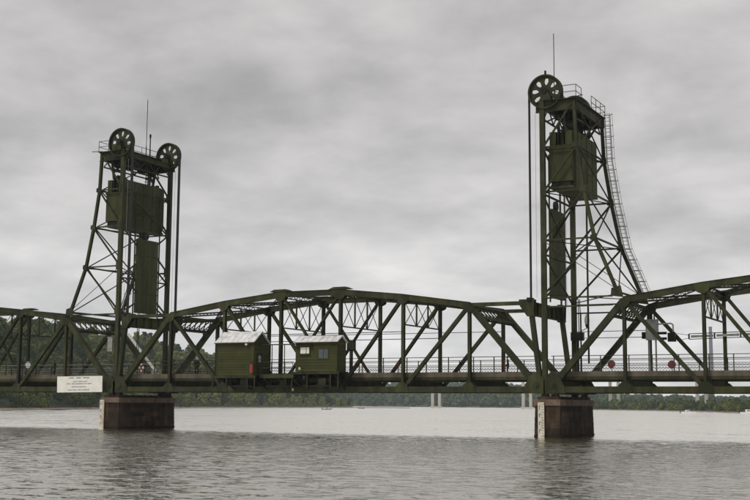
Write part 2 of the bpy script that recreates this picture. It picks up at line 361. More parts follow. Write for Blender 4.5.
def truss_span(root, X0, lift=False, ends=()):
    """a seven-panel through truss span starting at X0; all coordinates are world ones"""
    L = [Vector((X0+i*P, 0, ZB)) for i in range(8)]
    U = [Vector((X0+i*P, 0, ZB+UZ[i])) for i in range(8)]
    for y in (0.0, W):
        off = Vector((0, y, 0))
        for i in range(7):
            obj('bottom_chord', MB().beam(L[i]+off+Vector((0.002 if i else 0, 0, 0)), L[i+1]+off, 0.44, 0.48), 'steel', root)
        for i in range(1, 6):
            a, c = U[i]+off, U[i+1]+off; mb = MB()
            mb.beam(a, c, 0.50, 0.46); mb.beam(a+Vector((0, 0, .245)), c+Vector((0, 0, .245)), 0.62, 0.028)
            obj('top_chord', mb, 'steel', root)
        for (a, c) in ((L[0], U[1]), (L[7], U[6])):
            obj('end_post', MB().beam(a+off, c+off, 0.46, 0.46, (0, 1, 0)), 'steel', root)
        for i in range(1, 7):
            mb = MB(); a, c = L[i]+off, U[i]+off
            mb.ibeam(a+Vector((0, 0, .2)), c-Vector((0, 0, .2)), 0.24, 0.36, (0, 1, 0))
            obj('vertical_post', mb, 'steel', root)
        for (p, q, w_) in ((1, 2, .34), (2, 3, .30), (3, 4, .20), (4, 3, .20), (5, 4, .30), (6, 5, .34)):
            a, c = U[p]+off, L[q]+off; d = (c-a).normalized()
            obj('diagonal', MB().ibeam(a+d*.25, c-d*.25, w_*0.85, 0.34 if (p, q) != (4, 3) else 0.30, (0, 1, 0)), 'steel', root)
        # node plates
        for i in range(8):
            mb = MB()
            if i in (0, 7):
                sg = 1 if i == 0 else -1
                pts = [(-0.45*sg, -.36), (1.35*sg, -.30), (1.25*sg, .30), (0.75*sg, 1.15), (0.1*sg, 1.35), (-0.45*sg, .7)]
            else:
                pts = [(-.62, -.237), (.62, -.237), (.5, .34), (.2, .62), (-.2, .62), (-.5, .34)]
            gusset(mb, (L[i].x, L[i].z), pts, y); obj('gusset_plate', mb, 'steel', root)
            if i in (0, 7):
                pc = Vector((L[i].x+(0.28 if i == 0 else -0.28), y, L[i].z+0.32))
                for s_ in (-1, 1):
                    obj('pin', MB().cyl(pc+Vector((0, s_*.27, 0)), pc+Vector((0, s_*.33, 0)), 0.27, 14).cyl(pc+Vector((0, s_*.33, 0)), pc+Vector((0, s_*.40, 0)), 0.13, 10), 'steel', root)
            else:
                mb = MB(); s1 = (U[min(i+1, 6)].z-U[i].z)/P if i < 6 else -1.1; s0 = (U[i].z-U[max(i-1, 1)].z)/P if i > 1 else 1.1
                k = .62
                pts = [(-.7 if i > 1 else -.45, .21-(.7*s0 if i > 1 else .5)), (0, .222), (.7 if i < 6 else .45, .21+(.7*s1 if i < 6 else -.5)), (.45, -.42 + (.45*s1 if i < 6 else 0)), (.16, -.62), (-.16, -.62), (-.45, -.42-(.45*s0 if i > 1 else 0))]
                gusset(mb, (U[i].x, U[i].z), pts, y); obj('gusset_plate', mb, 'steel', root)
        for i in (3, 4):
            x = U[i].x
            obj('chord_cover', MB().prism([(x-1.1, y-.33, U[i].z+.262), (x+1.1, y-.33, U[i].z+.262), (x+.6, y-.33, U[i].z+.46), (x-.6, y-.33, U[i].z+.46)], (0, .66, 0)), 'steel', root)
        if lift:
            c = (U[3]+U[4]+L[3]+L[4])/4+off
            mb = MB(); gusset(mb, (c.x, c.z), [(-.34, -.42), (.34, -.42), (.34, .42), (-.34, .42)], y); mb.box((c.x-.3, y-.2, c.z-.38), (c.x+.3, y+.2, c.z+.38)); obj('machinery_box', mb, 'steel', root)
            obj('center_post', MB().ibeam((c.x, y, ZB+.25), (c.x, y, c.z-.4), 0.22, 0.3, (0, 1, 0)), 'steel', root)
    # sway frames and portals
    Y0, Y1 = 0.26, W-0.26
    for i in range(2, 6):
        x = U[i].x; zt = U[i].z-0.1; zl = 9.25
        f = obj('sway_frame', MB().laced((x, Y0, zt), (x, Y1, zt), 0.2, 0.42, (0, 0, 1), 0.08), 'steel', root)
        obj('lower_strut', MB().beam((x, Y0-.1, zl), (x, Y1+.1, zl), 0.12, 0.11), 'steel', f)
        ys = [Y0+(Y1-Y0)*q/3 for q in range(4)]
        for q in (1, 2): obj('hanger_bar', MB().beam((x, ys[q], zl), (x, ys[q], zt-.2), 0.12, 0.12, (1, 0, 0)), 'steel', f)
        for q in range(3):
            for a, c in (((ys[q], zl), (ys[q+1], zt-.2)), ((ys[q], zt-.2), (ys[q+1], zl))):
                obj('brace', MB().beam((x+(0.03 if a[1] == zl else -0.03), a[0], a[1]), (x+(0.03 if a[1] == zl else -0.03), c[0], c[1]), 0.05, 0.05), 'steel', f)
    for (ii, jj) in ((1, 0), (6, 7)):
        d = (L[jj]-U[ii]).normalized(); a = U[ii]+d*0.15; c = U[ii]+d*1.55
        n_ = Vector((0, 1, 0)).cross(d)
        mb = MB()
        for q in (a, c): mb.laced(q+Vector((0, Y0, 0)), q+Vector((0, Y1, 0)), 0.16, 0.30, n_, 0.07)
        obj('portal_strut', mb, 'steel', root)
        nb = 9; mb = MB()
        for q in range(nb):
            ya, yb = Y0+(Y1-Y0)*q/nb, Y0+(Y1-Y0)*(q+1)/nb
            mb.beam(a+Vector((0, ya, 0)), c+Vector((0, yb, 0)), 0.09, 0.07, n_); mb.beam(c+Vector((0, ya, 0))+n_*.04, a+Vector((0, yb, 0))+n_*.04, 0.09, 0.07, n_)
            ym = (ya+yb)/2
            for s_ in (-1, 1): mb.beam(a.lerp(c, .5+.28*s_)+Vector((0, ya+.1, 0)), a.lerp(c, .5+.28*s_)+Vector((0, yb-.1, 0)), 0.06, 0.05, n_)
        obj('portal_lattice', mb, 'steel', root)
        for (yk, sg) in ((Y0, 1), (Y1, -1)):      # curved knee braces below the portal
            pts = [c+Vector((0, yk, 0))+d*1.1*math.cos(tt)*1.0+Vector((0, sg*1.1*(1-math.sin(tt)), 0)) if False else c+Vector((0, yk+sg*1.15*(1-math.cos(tt)), 0))+d*1.15*(1-math.sin(tt)) for tt in [0, .35, .7, 1.05, 1.4, 1.57]]
            mb = MB()
            for p0, p1 in zip(pts, pts[1:]): mb.beam(p0, p1, 0.14, 0.10, n_)
            obj('knee_brace', mb, 'steel', root)
    # top laterals
    for i in range(1, 6):
        a, c = U[i], U[i+1]
        for (p, q, dz) in ((a+Vector((0, Y0, -.08)), c+Vector((0, Y1, -.08)), 0), (a+Vector((0, Y1, -.08)), c+Vector((0, Y0, -.08)), 0.1)):
            dv = Vector((0, 0, dz)); obj('top_lateral', MB().laced(p+dv, q+dv, 0.14, 0.34, Vector((1, -1, 0)) if dz else Vector((1, 1, 0)), 0.07, 0.34), 'steel', root)
    # floor
    for i in range(8):
        x = L[i].x+(0.25 if i == 0 else -0.25 if i == 7 else 0)
        prof = [(0.24, 4.72), (0.24, 4.35), (1.3, 4.06), (W-1.3, 4.06), (W-.24, 4.35), (W-.24, 4.72)]
        mb = MB().prism([(x-.012, y, z) for y, z in prof], (.024, 0, 0))
        mb.box((x-.15, .26, 4.72), (x+.15, W-.26, 4.745)).box((x-.15, 1.3, 4.03), (x+.15, W-1.3, 4.058))
        obj('floor_beam', mb, 'steel', root)
    for k_, y in enumerate((1.15, 2.1, 3.15, 4.4, 5.5, W-1.15)):
        for i in range(7):
            xa, xb = L[i].x+.16, L[i+1].x-.16
            obj('stringer', MB().ibeam((xa, y, 4.63), (xb, y, 4.63), 0.16, 0.30 if k_ in (0, 5) else 0.34), 'steel', root)
    for i in range(7):
        for a, c, dz in (((L[i].x, .3), (L[i+1].x, W-.3), 0), ((L[i].x, W-.3), (L[i+1].x, .3), .1)):
            obj('bottom_lateral', MB().beam((a[0]+.3, a[1], 3.72+dz), (c[0]-.3, c[1], 3.72+dz), 0.1, 0.08), 'steel', root)
    xs0, xs1 = X0+0.02, X0+S-0.02
    obj('deck', MB().box((xs0, .55, 4.80), (xs1, W-.55, 4.98)), 'asphalt', root)
    for y in (0.30, W-.56):
        for i in range(7):
            a, c = max(xs0, L[i].x)+.006, min(xs1, L[i+1].x)-.006
            obj('kerb', MB().box((a, y, 4.79), (c, y+.26, 5.19)), 'concrete', root)
    for y in (0.285, W-.345):
        for i in range(7):
            a, c = max(xs0, L[i].x)+.004, min(xs1, L[i+1].x)-.004
            obj('edge_channel', MB().box((a, y, 4.53), (c, y+.06, 4.786)), 'steel', root)
    # railings: rails and posts
    for y in (0.29, W-.29):
        for z in (6.42, 6.03, 5.64):
            obj('rail', MB().cyl((xs0, y, z), (xs1, y, z), 0.032 if z > 6.1 else 0.024, 6), 'galv' if (y > 1 and X0 < -1 and z != 5.64) else 'steel', root)
        for i in range(21):
            x = X0+(i+.5)*P/3+(-P/6 if i % 3 else -P/6+.22)
            obj('rail_post', MB().beam((x, y, 5.19), (x, y, 6.42), 0.07, 0.07, (1, 0, 0)), 'rust' if i % 5 == 3 else 'steel', root)
    for i in range(7):
        obj('lattice_panel', lattice_panel(L[i].x+.05, L[i+1].x-.05, W-.24, 5.22, 5.98, 0.26), 'galv' if not lift else 'steel', root)
    return L, U

lift = thing('lift_span', 'olive green steel truss lift span between the two towers', 'bridge span', (S/2, W/2, 3.2), 'truss spans of the lift bridge')
L, U = truss_span(lift, 0.0, True)
for (ii, xh, xl) in ((1, 0.72, 0.0), (6, S-0.77, S)):
    for y in (0, W):
        obj('chord_extension', MB().beam((U[ii].x, y, U[ii].z+.02), (xh, y, U[ii].z+.02), 0.4, 0.30), 'steel', lift)
        obj('hanger_post', MB().beam((xh, y, U[ii].z-.1), (xl+(xh-xl)*.08, y, ZB+1.1), 0.36, 0.40, (0, 1, 0)), 'steel', lift)
        sg = 1 if ii == 1 else -1
        mb = MB(); gusset(mb, (xh, U[ii].z), [(-.4*sg, .3), (.9*sg, .3), (.9*sg, -.12), (.2*sg, -1.1), (-.35*sg, -1.1)], y); obj('gusset_plate', mb, 'steel', lift)
        obj('rope_socket', MB().box((xh-.18, y-.42, U[ii].z+.16), (xh+.18, y+.42, U[ii].z+.42)), 'dark', lift)
    g_ = obj('lifting_girder', MB().box((xh-.02, .25, 9.75), (xh+.02, W-.25, 10.78)).box((xh-.2, .25, 10.781), (xh+.2, W-.25, 10.81)).box((xh-.2, .25, 9.72), (xh+.2, W-.25, 9.749)), 'steel_panel', lift)
    for q in range(1, 6):
        y = .25+(W-.5)*q/6; obj('stiffener', MB().box((xh-.18, y-.012, 9.751), (xh+.18, y+.012, 10.779)), 'steel', g_)
for yy, z_, xa, xb in ((0.0, 8.62, 3*P-1.9, 5*P), (W, 8.45, P, 5*P)):
    obj('conduit', MB().cyl((xa, yy-.2, z_), (xb, yy-.2, z_), 0.035, 6), 'dark', lift)
obj('conduit', MB().cyl((P, W-.4, 9.0), (6*P, W-.4, 8.9), 0.03, 6), 'dark', lift)

apr = thing('approach_span', 'fixed green truss span to the right of the larger tower', 'bridge span', (S+GR+S/2, W/2, 3.2), 'truss spans of the lift bridge')
truss_span(apr, S+GR)
apl = thing('approach_span', 'fixed green truss span to the left of the smaller tower', 'bridge span', (-GL-S/2, W/2, 3.2), 'truss spans of the lift bridge')
truss_span(apl, -GL-S)
for (z_, xa, xb) in ((8.75, XR, XR+P), (8.2, XR, XR+P)):
    obj('conduit', MB().cyl((xa, W-.3, z_), (xb+.4, W-.3, z_), 0.03, 6), 'dark', apr)

# ------------------------------------------------------------------ towers
LEV = [(27.2, 2.70), (23.4, 2.86), (19.7, 3.42), (15.75, 4.22), (11.35, 6.0)]    # height, distance of the back leg behind the post
def tower(label, xp, sg):
    """sg: direction away from the lift span"""
    T = thing('lift_tower', label, 'tower', (xp, W/2, 3.2), 'towers of the lift bridge')
    def X(d): return xp+sg*d
    for y in (0, W):
        mb = MB(); mb.beam((xp, y, ZB+.35), (xp, y, 27.3), 0.40, 0.36, (0, 1, 0)); obj('post', mb, 'steel', T)
        for (z1, d1), (z0, d0) in zip(LEV, LEV[1:]):
            obj('back_leg', MB().ibeam((X(d1), y, z1), (X(d0), y, z0), 0.26, 0.26, (0, 1, 0)), 'steel', T)
        for i, (z, d) in enumerate(LEV):
            if i in (1, 2, 3):
                obj('side_strut', MB().beam((xp, y, z), (X(d), y, z), 0.12, 0.13), 'steel', T)
            if i:
                mb = MB(); s = .32 if i < 4 else .5
                mb.prism([(X(d)-s, y-.16, z-s*.6), (X(d)+s, y-.16, z-s*.9), (X(d)+s*.6, y-.16, z+s), (X(d)-s*.9, y-.16, z+s*.6)], (0, .022, 0)); obj('node_plate', mb, 'steel', T)
                mb = MB(); mb.box((xp-.1, y-.215, z-.35), (xp+sg*.001+.32*sg if sg > 0 else xp-.32, y-.19, z+.35)) if sg > 0 else mb.box((xp-.32, y-.215, z-.35), (xp+.1, y-.19, z+.35))
                obj('node_plate', mb, 'steel', T)
        for (z1, d1), (z0, d0) in zip(LEV, LEV[1:]):
            obj('side_diagonal', MB().ibeam((X(d1), y, z1-.1), (X(.1), y, z0+.1), 0.13, 0.16, (0, 1, 0)), 'steel', T)
        for z in (11.05, 10.35):
            obj('side_strut', MB().beam((xp, y+.02, z), (X(5.6), y+.02, z), 0.12, 0.12), 'steel', T)
        # a light rod in the lower side panel
        obj('tie_rod', MB().cyl((X(.1), y, 15.6), (X(5.9), y+.05, 11.6), 0.03, 6), 'steel', T)
        obj('side_girder', MB().ibeam((X(-.55), y, 26.75), (X(2.95), y, 26.75), 0.30, 0.85), 'steel', T)
        # sheave pedestal
        xs = X(.3)
        for s_ in (-1, 1):
            obj('pedestal', MB().prism([(X(.02), y+s_*.42-.05, 27.21), (X(.95), y+s_*.42-.05, 27.21), (X(.52), y+s_*.42-.05, 28.12), (X(.1), y+s_*.42-.05, 28.12)], (0, .1, 0)), 'steel', T)
            obj('bearing', MB().cyl((xs, y+s_*.36, 28.0), (xs, y+s_*.56, 28.0), 0.26, 14), 'dark', T)
        sheave(T, xs, y, 28.0)
    # front face (post to post) and back face (leg to leg) bracing
    zs = [27.0, 23.4, 19.55, 14.6, 11.1]
    for z in zs[1:4]:
        obj('front_strut', MB().beam((xp, .18, z), (xp, W-.18, z), 0.14, 0.14), 'steel', T)
    for a, c in zip(zs[1:], zs[2:]):
        for k_, (p, q) in enumerate(((a, c), (c, a))):
            obj('front_brace', MB().beam((xp-sg*.05+.10*k_*sg, .15, p), (xp-sg*.05+.10*k_*sg, W-.15, q), 0.13, 0.11), 'steel', T)
    for (z1, d1), (z0, d0) in zip(LEV, LEV[1:]):
        obj('back_strut', MB().beam((X(d0), .13, z0), (X(d0), W-.13, z0), 0.12, 0.14), 'steel', T)
        for k_, (p, q) in enumerate((((z1, d1), (z0, d0)), ((z0, d0), (z1, d1)))):
            obj('back_brace', MB().beam((X(p[1])+.06*k_, .12, p[0]), (X(q[1])+.06*k_, W-.12, q[0]), 0.09, 0.09), 'steel', T)
        obj('plan_brace', MB().beam((X(.2), .15, z0-.05), (X(d0-.1), W-.15, z0-.05), 0.07, 0.07), 'steel', T)
        obj('plan_brace', MB().beam((X(.2), W-.15, z0-.13), (X(d0-.1), .15, z0-.13), 0.07, 0.07), 'steel', T)
    # head frame
    for d, hh in ((0.0, .5), (1.35, .45), (2.70, .80)):
        obj('head_girder', MB().ibeam((X(d), .16, 27.17-hh/2), (X(d), W-.16, 27.17-hh/2), 0.28, hh), 'steel', T)
    for d in (0.05, 1.35, 2.6):       # light lattice under the head girders
        ys_ = [.2+(W-.4)*q/6 for q in range(7)]
        obj('head_strut', MB().beam((X(d), .2, 25.75), (X(d), W-.2, 25.75), .12, .12), 'steel', T)
        for q in range(6):
            a_, c_ = (27.0, 25.8) if q % 2 else (25.8, 27.0)
            obj('head_brace', MB().beam((X(d), ys_[q], a_), (X(d), ys_[q+1], c_), .09, .08), 'steel', T)
    for y in (.9, W-.9):
        obj('head_brace', MB().beam((X(.1), y, 25.75), (X(2.6), y, 26.6), 0.1, 0.1), 'steel', T)
    obj('platform', MB().box((min(X(.75), X(2.98)), -.3, 27.195), (max(X(.75), X(2.98)), W+.3, 27.25)), 'steel', T)
    obj('drive_shaft', MB().cyl((X(.9), .5, 27.6), (X(.9), W-.5, 27.6), 0.09, 10), 'dark', T)
    for y, w_ in ((1.15, .3), (3.0, .45), (4.9, .4), (6.45, .3)):
        gb = obj('gear_box', MB().box((X(1.35)-.5, y-w_, 26.05), (X(1.35)+.5, y+w_, 26.68)), 'dark', T)
        obj('gear_drum', MB().cyl((X(1.2)-.3, y-w_-.14, 25.95), (X(1.2)+.3, y-w_-.14, 25.95), .26, 12), 'dark', gb)
    for y in (.75, W-.75):
        for k_ in range(3): obj('hanger_rod', MB().cyl((X(1.3+k_*.35), y, 26.6), (X(1.55+k_*.12), y, 25.2), .04, 6), 'dark', T)
    obj('equalizer_beam', MB().beam((X(1.6), .6, 25.45), (X(1.6), 2.0, 25.45), .2, .24), 'steel', T)
    obj('equalizer_beam', MB().beam((X(1.6), W-2.0, 25.45), (X(1.6), W-.6, 25.45), .2, .24), 'steel', T)
    # top railing
    def railing(pts, closed=False):
        r_ = MB()
        for a, c in zip(pts, pts[1:]):
            for z in (27.75, 28.3): r_.cyl((a[0], a[1], z), (c[0], c[1], z), 0.028, 6)
        o_ = obj('platform_rail', r_, 'steel', T)
        for a, c in zip(pts, pts[1:]):
            n = max(1, round(math.dist(a, c)/1.25))
            for q in range(n+1):
                x, y = a[0]+(c[0]-a[0])*q/n, a[1]+(c[1]-a[1])*q/n
                obj('rail_post', MB().cyl((x, y, 27.25), (x, y, 28.3), 0.026, 6), 'steel', o_)
    railing([(X(1.7), -.25), (X(2.95), -.25), (X(2.95), 1.2)])
    railing([(X(2.95), 3.9), (X(2.95), W+.25), (X(1.7), W+.25)])
    railing([(X(.8), 1.0), (X(.8), W-1.0)])
    obj('pipe_outlet', MB().cyl((X(2.6), -.1, 27.3), (X(3.6), -.5, 27.28), 0.035, 6), 'dark', T)
    # caged ladder up the far back leg
    lad = MB(); yl = W+.28
    pts = [Vector((X(d+.22), yl, z)) for z, d in LEV]; pts[0].z = 27.6
    for s_ in (0, .45):
        for a, c in zip(pts, pts[1:]): lad.cyl(a+Vector((sg*s_, 0, 0)), c+Vector((sg*s_, 0, 0)), 0.042, 6)
    lo = obj('ladder', lad, 'galv', T)
    rg = MB(); hoops = MB(); cage = MB(); seg = []
    for a, c in zip(pts, pts[1:]):
        n = int((a-c).length/.32)
        for q in range(n): seg.append(a.lerp(c, q/n))
    for q_, a in enumerate(seg):
        rg.cyl(a, a+Vector((sg*.45, 0, 0)), 0.024, 5)
        if q_ % 3 == 0:
            ring = [a+Vector((sg*(.22+.42*math.cos(tt)), .0+.38*math.sin(tt)*1.3, 0)) for tt in [math.pi*k/6-.0 for k in range(7)]]
            hoops.pipe(ring, 0.028, 5)
    for k in range(1, 6, 2):
        tt = math.pi*k/6
        for a, c in zip(pts, pts[1:]):
            dv = Vector((sg*(.22+.42*math.cos(tt)), .38*math.sin(tt)*1.3, 0)); cage.cyl(a+dv, c+dv, 0.018, 5)
    obj('rungs', rg, 'galv', lo)['kind'] = 'stuff'; obj('cage_hoops', hoops, 'dark', lo)['kind'] = 'stuff'; obj('cage_bars', cage, 'galv', lo)
    return T, X

def sheave(T, xc, y, zc):
    r = 1.44; n = 40; hw = 0.28
    def ring(r0, r1, y0, y1):
        vs, fs = [], []
        for i in range(n):
            t_ = 2*math.pi*i/n; c_, s_ = math.cos(t_), math.sin(t_)
            for (rr_, yy) in ((r0, y0), (r1, y0), (r1, y1), (r0, y1)): vs.append((xc+rr_*c_, y+yy, zc+rr_*s_))
        for i in range(n):
            j = (i+1) % n
            for k in range(4): fs.append((4*i+k, 4*j+k, 4*j+(k+1) % 4, 4*i+(k+1) % 4))
        return vs, fs
    sh = obj('sheave', MB().add(*ring(r-.30, r, -.06, .06)).add(*ring(r-.12, r, -hw, -.061)).add(*ring(r-.12, r, .061, hw)), 'steel', T)
    obj('hub', MB().cyl((xc, y-.30, zc), (xc, y+.30, zc), 0.30, 18).add(*ring(.2, .58, -.08, .08)), 'steel', sh)
    for k in range(8):
        t_ = 2*math.pi*(k+.35)/8; d = Vector((math.cos(t_), 0, math.sin(t_))); q = Vector((-d.z, 0, d.x)); c = Vector((xc, y, zc))
        prof = [(.45, .22), (.62, .16), (.85, .16), (1.0, .24), (1.2, .42)]
        pts = [c+d*a+q*w+Vector((0, -.07, 0)) for a, w in prof]+[c+d*a-q*w+Vector((0, -.07, 0)) for a, w in reversed(prof)]
        obj('spoke', MB().prism(pts, (0, .14, 0)), 'steel', sh)

TR, XRf = tower('tall green lift tower right of the lift span, nearer and larger', XR, 1)
TL, XLf = tower('green lift tower at the left end of the lift span, farther', XL, -1)
for (T, X, tall, ym, extra) in ((TR, XRf, 5.1, 0.45, False), (TL, XLf, 5.6, 4.6, True)):
    mb = MB().cyl((X(.9), ym, 27.25), (X(.9), ym, 28.6), 0.05, 8).cyl((X(.9), ym, 28.6), (X(.9), ym, 27.9+tall), 0.032, 6)
    obj('antenna', mb, 'dark', T)
    if extra:
        obj('beacon_mast', MB().cyl((X(.85), ym+.55, 27.25), (X(.85), ym+.55, 29.6), 0.06, 8).cyl((X(.85), ym+.55, 29.6), (X(.85), ym+.55, 29.95), 0.10, 8), 'dark', T)
obj('beacon', MB().cyl((XRf(.3), 0, 29.44), (XRf(.3), 0, 29.8), 0.09, 8), 'dark', TR)

def counterweight(label, xp, sg, up):
    C = thing('counterweight', label, 'counterweight', (xp+sg*1.5, W/2, 19.5), 'counterweights hung in the towers')
    def b(mb, d0, d1, y0, y1, z0, z1):
        z0 += up; z1 += up
        return mb.box((min(xp+sg*d0, xp+sg*d1), y0, z0), (max(xp+sg*d0, xp+sg*d1), y1, z1))
    ya, yb = .95, W-.95
    obj('block', b(MB(), .40, 2.52, ya, yb, 19.6, 24.35), 'steel_panel', C)
    for s_, (y0, y1) in ((0, (.42, ya-.004)), (1, (yb+.004, W-.42))):
        obj('end_block', b(MB(), .40, 2.35, y0, y1, 20.15, 22.85), 'steel_panel', C)
        obj('end_ledge', b(MB(), .36, 2.45, y0-.05, y1, 22.852, 23.0), 'steel_panel', C)
        for d0, d1 in ((.42, .95), (1.75, 2.3)): obj('end_pocket', b(MB(), d0, d1, y0+.1, y1, 23.004, 24.3), 'steel_panel', C)
        for d0, d1 in ((1.08, 1.2), (1.5, 1.62)): obj('hanger_plate', b(MB(), d0, d1, y0+.1, y1, 23.004, 24.75), 'dark', C)
        obj('foot_slot', b(MB(), .55, 2.2, y0+.1, y1, 19.75, 20.146), 'dark', C)
        obj('foot_plate', b(MB(), .40, 2.4, y0, y1, 19.6, 19.746), 'steel_panel', C)
    for q in range(1, 4):
        y = ya+(yb-ya)*q/4
        obj('seam', b(MB(), .37, .398, y-.03, y+.03, 19.62, 24.33), 'steel', C)
        obj('seam', b(MB(), 2.522, 2.55, y-.03, y+.03, 19.62, 24.33), 'steel', C)
    for z in (21.2, 22.8):
        obj('seam', b(MB(), .375, .398, ya, yb, z, z+.07), 'steel', C); obj('seam', b(MB(), 2.522, 2.545, ya, yb, z, z+.07), 'steel', C)
    for y in (0, W):
        yc = y
        for k in range(4):
            dy = -.16+k*.107
            obj('lifting_rope', MB().cyl((xp+sg*(.3-1.42), yc+dy, 28.0), (xp+sg*(.3-1.42), yc+dy, 11.1), 0.036, 6), 'rope', C)
            obj('lifting_rope', MB().cyl((xp+sg*(.3+1.42), yc+dy, 28.0), (xp+sg*1.72, (.75 if y == 0 else W-.75)+dy, 24.36+up), 0.036, 6), 'rope', C)
        obj('guide_rope', MB().cyl((xp-sg*.62, y+.02, 26.3), (xp-sg*.62, y+.02, 11.1), 0.014, 5), 'galv', C)
    for dy in (0.0, .26):
        obj('operating_rope', MB().cyl((xp+sg*1.9, W-2.2+dy, 19.6+up), (xp+sg*1.9, W-2.2+dy, 6.0), 0.045, 5), 'rope', C)
counterweight('boxy green counterweight hung inside the right tower', XR, 1, .42)
counterweight('boxy green counterweight hung inside the left tower', XL, -1, .15)

def balance(label, xp, sg):
    B = thing('balance_panel', label, 'steel panel', (xp, W/2, 11), 'tall panels standing in the towers')
    x0 = xp-sg*(.2 if sg > 0 else .1)
    y0, ym, y1 = 2.4, 4.0, 5.6
    for a, c in ((y0, ym-.02), (ym+.02, y1)):
        obj('panel', MB().box((x0-.16, a, 11.3), (x0+.16, c, 18.7)), 'steel_panel', B)
    for z in (13.2, 15.1, 17.0):
        obj('band', MB().box((x0-.18, y0-.03, z), (x0+.18, y1+.03, z+.10)), 'steel', B)
    for y in (y0-.35, y1+.35):
        obj('guide_post', MB().cyl((x0, y, 10.9), (x0, y, 23.2), 0.07, 8), 'steel', B)
    obj('top_sheave', MB().cyl((x0-.12, ym-.3, 19.1), (x0+.12, ym-.3, 19.1), 0.42, 14).box((x0-.1, ym-.4, 18.702), (x0+.1, ym-.2, 19.0)), 'dark', B)
balance('tall flat green panel low in the left tower', XL, -1)
balance('tall flat green panel low in the right tower', XR, 1)

# ------------------------------------------------------------------ operator houses on the near side of the lift span
def house(name, label, x0, x1, y0, y1, z0, ze, zr, door=False, windows=False):
    H = thing(name, label, 'hut', ((x0+x1)/2, (y0+y1)/2, z0), None)
    ym = (y0+y1)/2
    obj('wall', MB().prism([(x0, y0, z0), (x0, y1, z0), (x0, y1, ze), (x0, ym, zr-.06), (x0, y0, ze)], (x1-x0, 0, 0)), 'siding', H)
    n = int((ze-z0)/.24)
    for i in range(n):
        z = z0+i*(ze-z0)/n; zt = z+(ze-z0)/n-.004
        obj('siding_board', MB().prism([(x0-.02, y0-.001, z), (x0-.02, y0-.035, z), (x0-.02, y0-.012, zt), (x0-.02, y0-.001, zt)], (x1-x0+.04, 0, 0)), 'siding', H)
        obj('siding_board', MB().prism([(x1+.001, y0, z), (x1+.035, y0, z), (x1+.012, y0, zt), (x1+.001, y0, zt)], (0, y1-y0, 0)), 'siding', H)
    for x in (x0-.022, x1-.09+.022+.02):
        obj('corner_board', MB().box((x, y0-.05, z0-.01), (x+.11, y0-.036, ze)), 'siding', H)
    ov = .14
    obj('gutter', MB().box((x0-.16, y0-.24, ze-.10), (x1+.16, y0-.145, ze-.01)), 'steel', H)
    rf = obj('roof', MB().prism([(x0-ov, y0-ov, ze-.05), (x0-ov, ym, zr), (x0-ov, y1+ov, ze-.05), (x0-ov, y1+ov, ze+.03), (x0-ov, ym, zr+.085), (x0-ov, y0-ov, ze+.03)], (x1-x0+2*ov, 0, 0)), 'roof', H)
    k = 7
    for i in range(k+1):
        x = x0-ov+(x1-x0+2*ov)*i/k
        obj('roof_seam', MB().beam((x, y0-ov, ze+.045), (x, ym, zr+.10), 0.03, 0.03), 'roof', rf)
    obj('base_beam', MB().box((x0-.5, y0-.06, z0-.24), (x1+.25, y0+.12, z0-.012)).box((x0-.5, y1-.12, z0-.24), (x1+.25, y1, z0-.012)), 'steel', H)
    obj('floor_plate', MB().box((x0-.5, y0+.122, z0-.10), (x1+.25, y1-.122, z0-.014)), 'dark', H)
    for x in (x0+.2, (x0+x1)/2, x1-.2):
        obj('bracket', MB().beam((x, y0+.05, z0-.25), (x, -.26, 3.75), 0.10, 0.10).beam((x, y0+.05, z0-.30), (x, -.26, z0-.30), 0.12, 0.12), 'dark', H)  # green steel brackets coloured near-black: the shade under the hut is painted in
    for x in (x0-.4, x0+(x1-x0)*.28, x1-.6, x1+.15):
        obj('stilt', MB().beam((x, y0+.02, z0-.25), (x, y0+.02, ZB+.05), 0.10, 0.10, (1, 0, 0)), 'steel', H)
    if door:
        obj('door', MB().box((x1+.036, y0+.5, z0+.05), (x1+.07, y0+1.35, z0+1.95)), 'steel', H)
        obj('door_pane', MB().box((x1+.071, y0+.68, z0+1.15), (x1+.08, y0+1.15, z0+1.75)), 'glass', H)
        obj('gable_shadow_board', MB().box((x1+.0, y0-.02, ze-.02), (x1+.05, y1+.02, ze+.06)), 'siding', H)
        obj('wall_light', MB().cyl((x1-.62, y0-.05, ze-.16), (x1-.62, y0-.3, ze-.2), 0.10, 10), 'lamp', H)
    if windows:
        w1 = on_y(301, 347.5, y0); w2 = on_y(309.5, 353.6, y0)
        wn_ = obj('window', MB().box((w1.x-.07, y0-.07, w2.z-.07), (w2.x+.07, y0-.036, w1.z+.07)), 'siding', H)
        obj('blind', MB().box((w1.x, y0-.085, w2.z), (w2.x, y0-.0701, w1.z)), 'white', wn_)
        obj('sill', MB().box((w1.x-.12, y0-.17, w2.z-.13), (w2.x+.12, y0-.05, w2.z-.072)), 'steel', wn_)
        obj('mullion', MB().box(((w1.x+w2.x)/2+.12, y0-.095, w2.z), ((w1.x+w2.x)/2+.17, y0-.0851, w1.z)), 'siding', wn_)
        a = on_y(319, 349.5, y0); c = on_y(328.5, 358.5, y0)
        wn_ = obj('window', MB().box((a.x-.07, y0-.07, c.z-.07), (c.x+.07, y0-.036, a.z+.07)), 'siding', H)
        for q in range(2):
            xa = a.x+(c.x-a.x)*q/2; obj('pane', MB().box((xa+.03, y0-.08, c.z+.02), (xa+(c.x-a.x)/2-.03, y0-.0701, a.z-.02)), 'glass', wn_)
        obj('awning', MB().box((w1.x-.5, y0-.35, w1.z+.12), (w2.x+.35, y0-.04, w1.z+.16)), 'steel', H)
    return H
YA = -2.9
a = on_y(217.3, 343, YA); c = on_y(253, 375.3, YA); r_ = on_y(259.6, 332.3, YA+1.2)
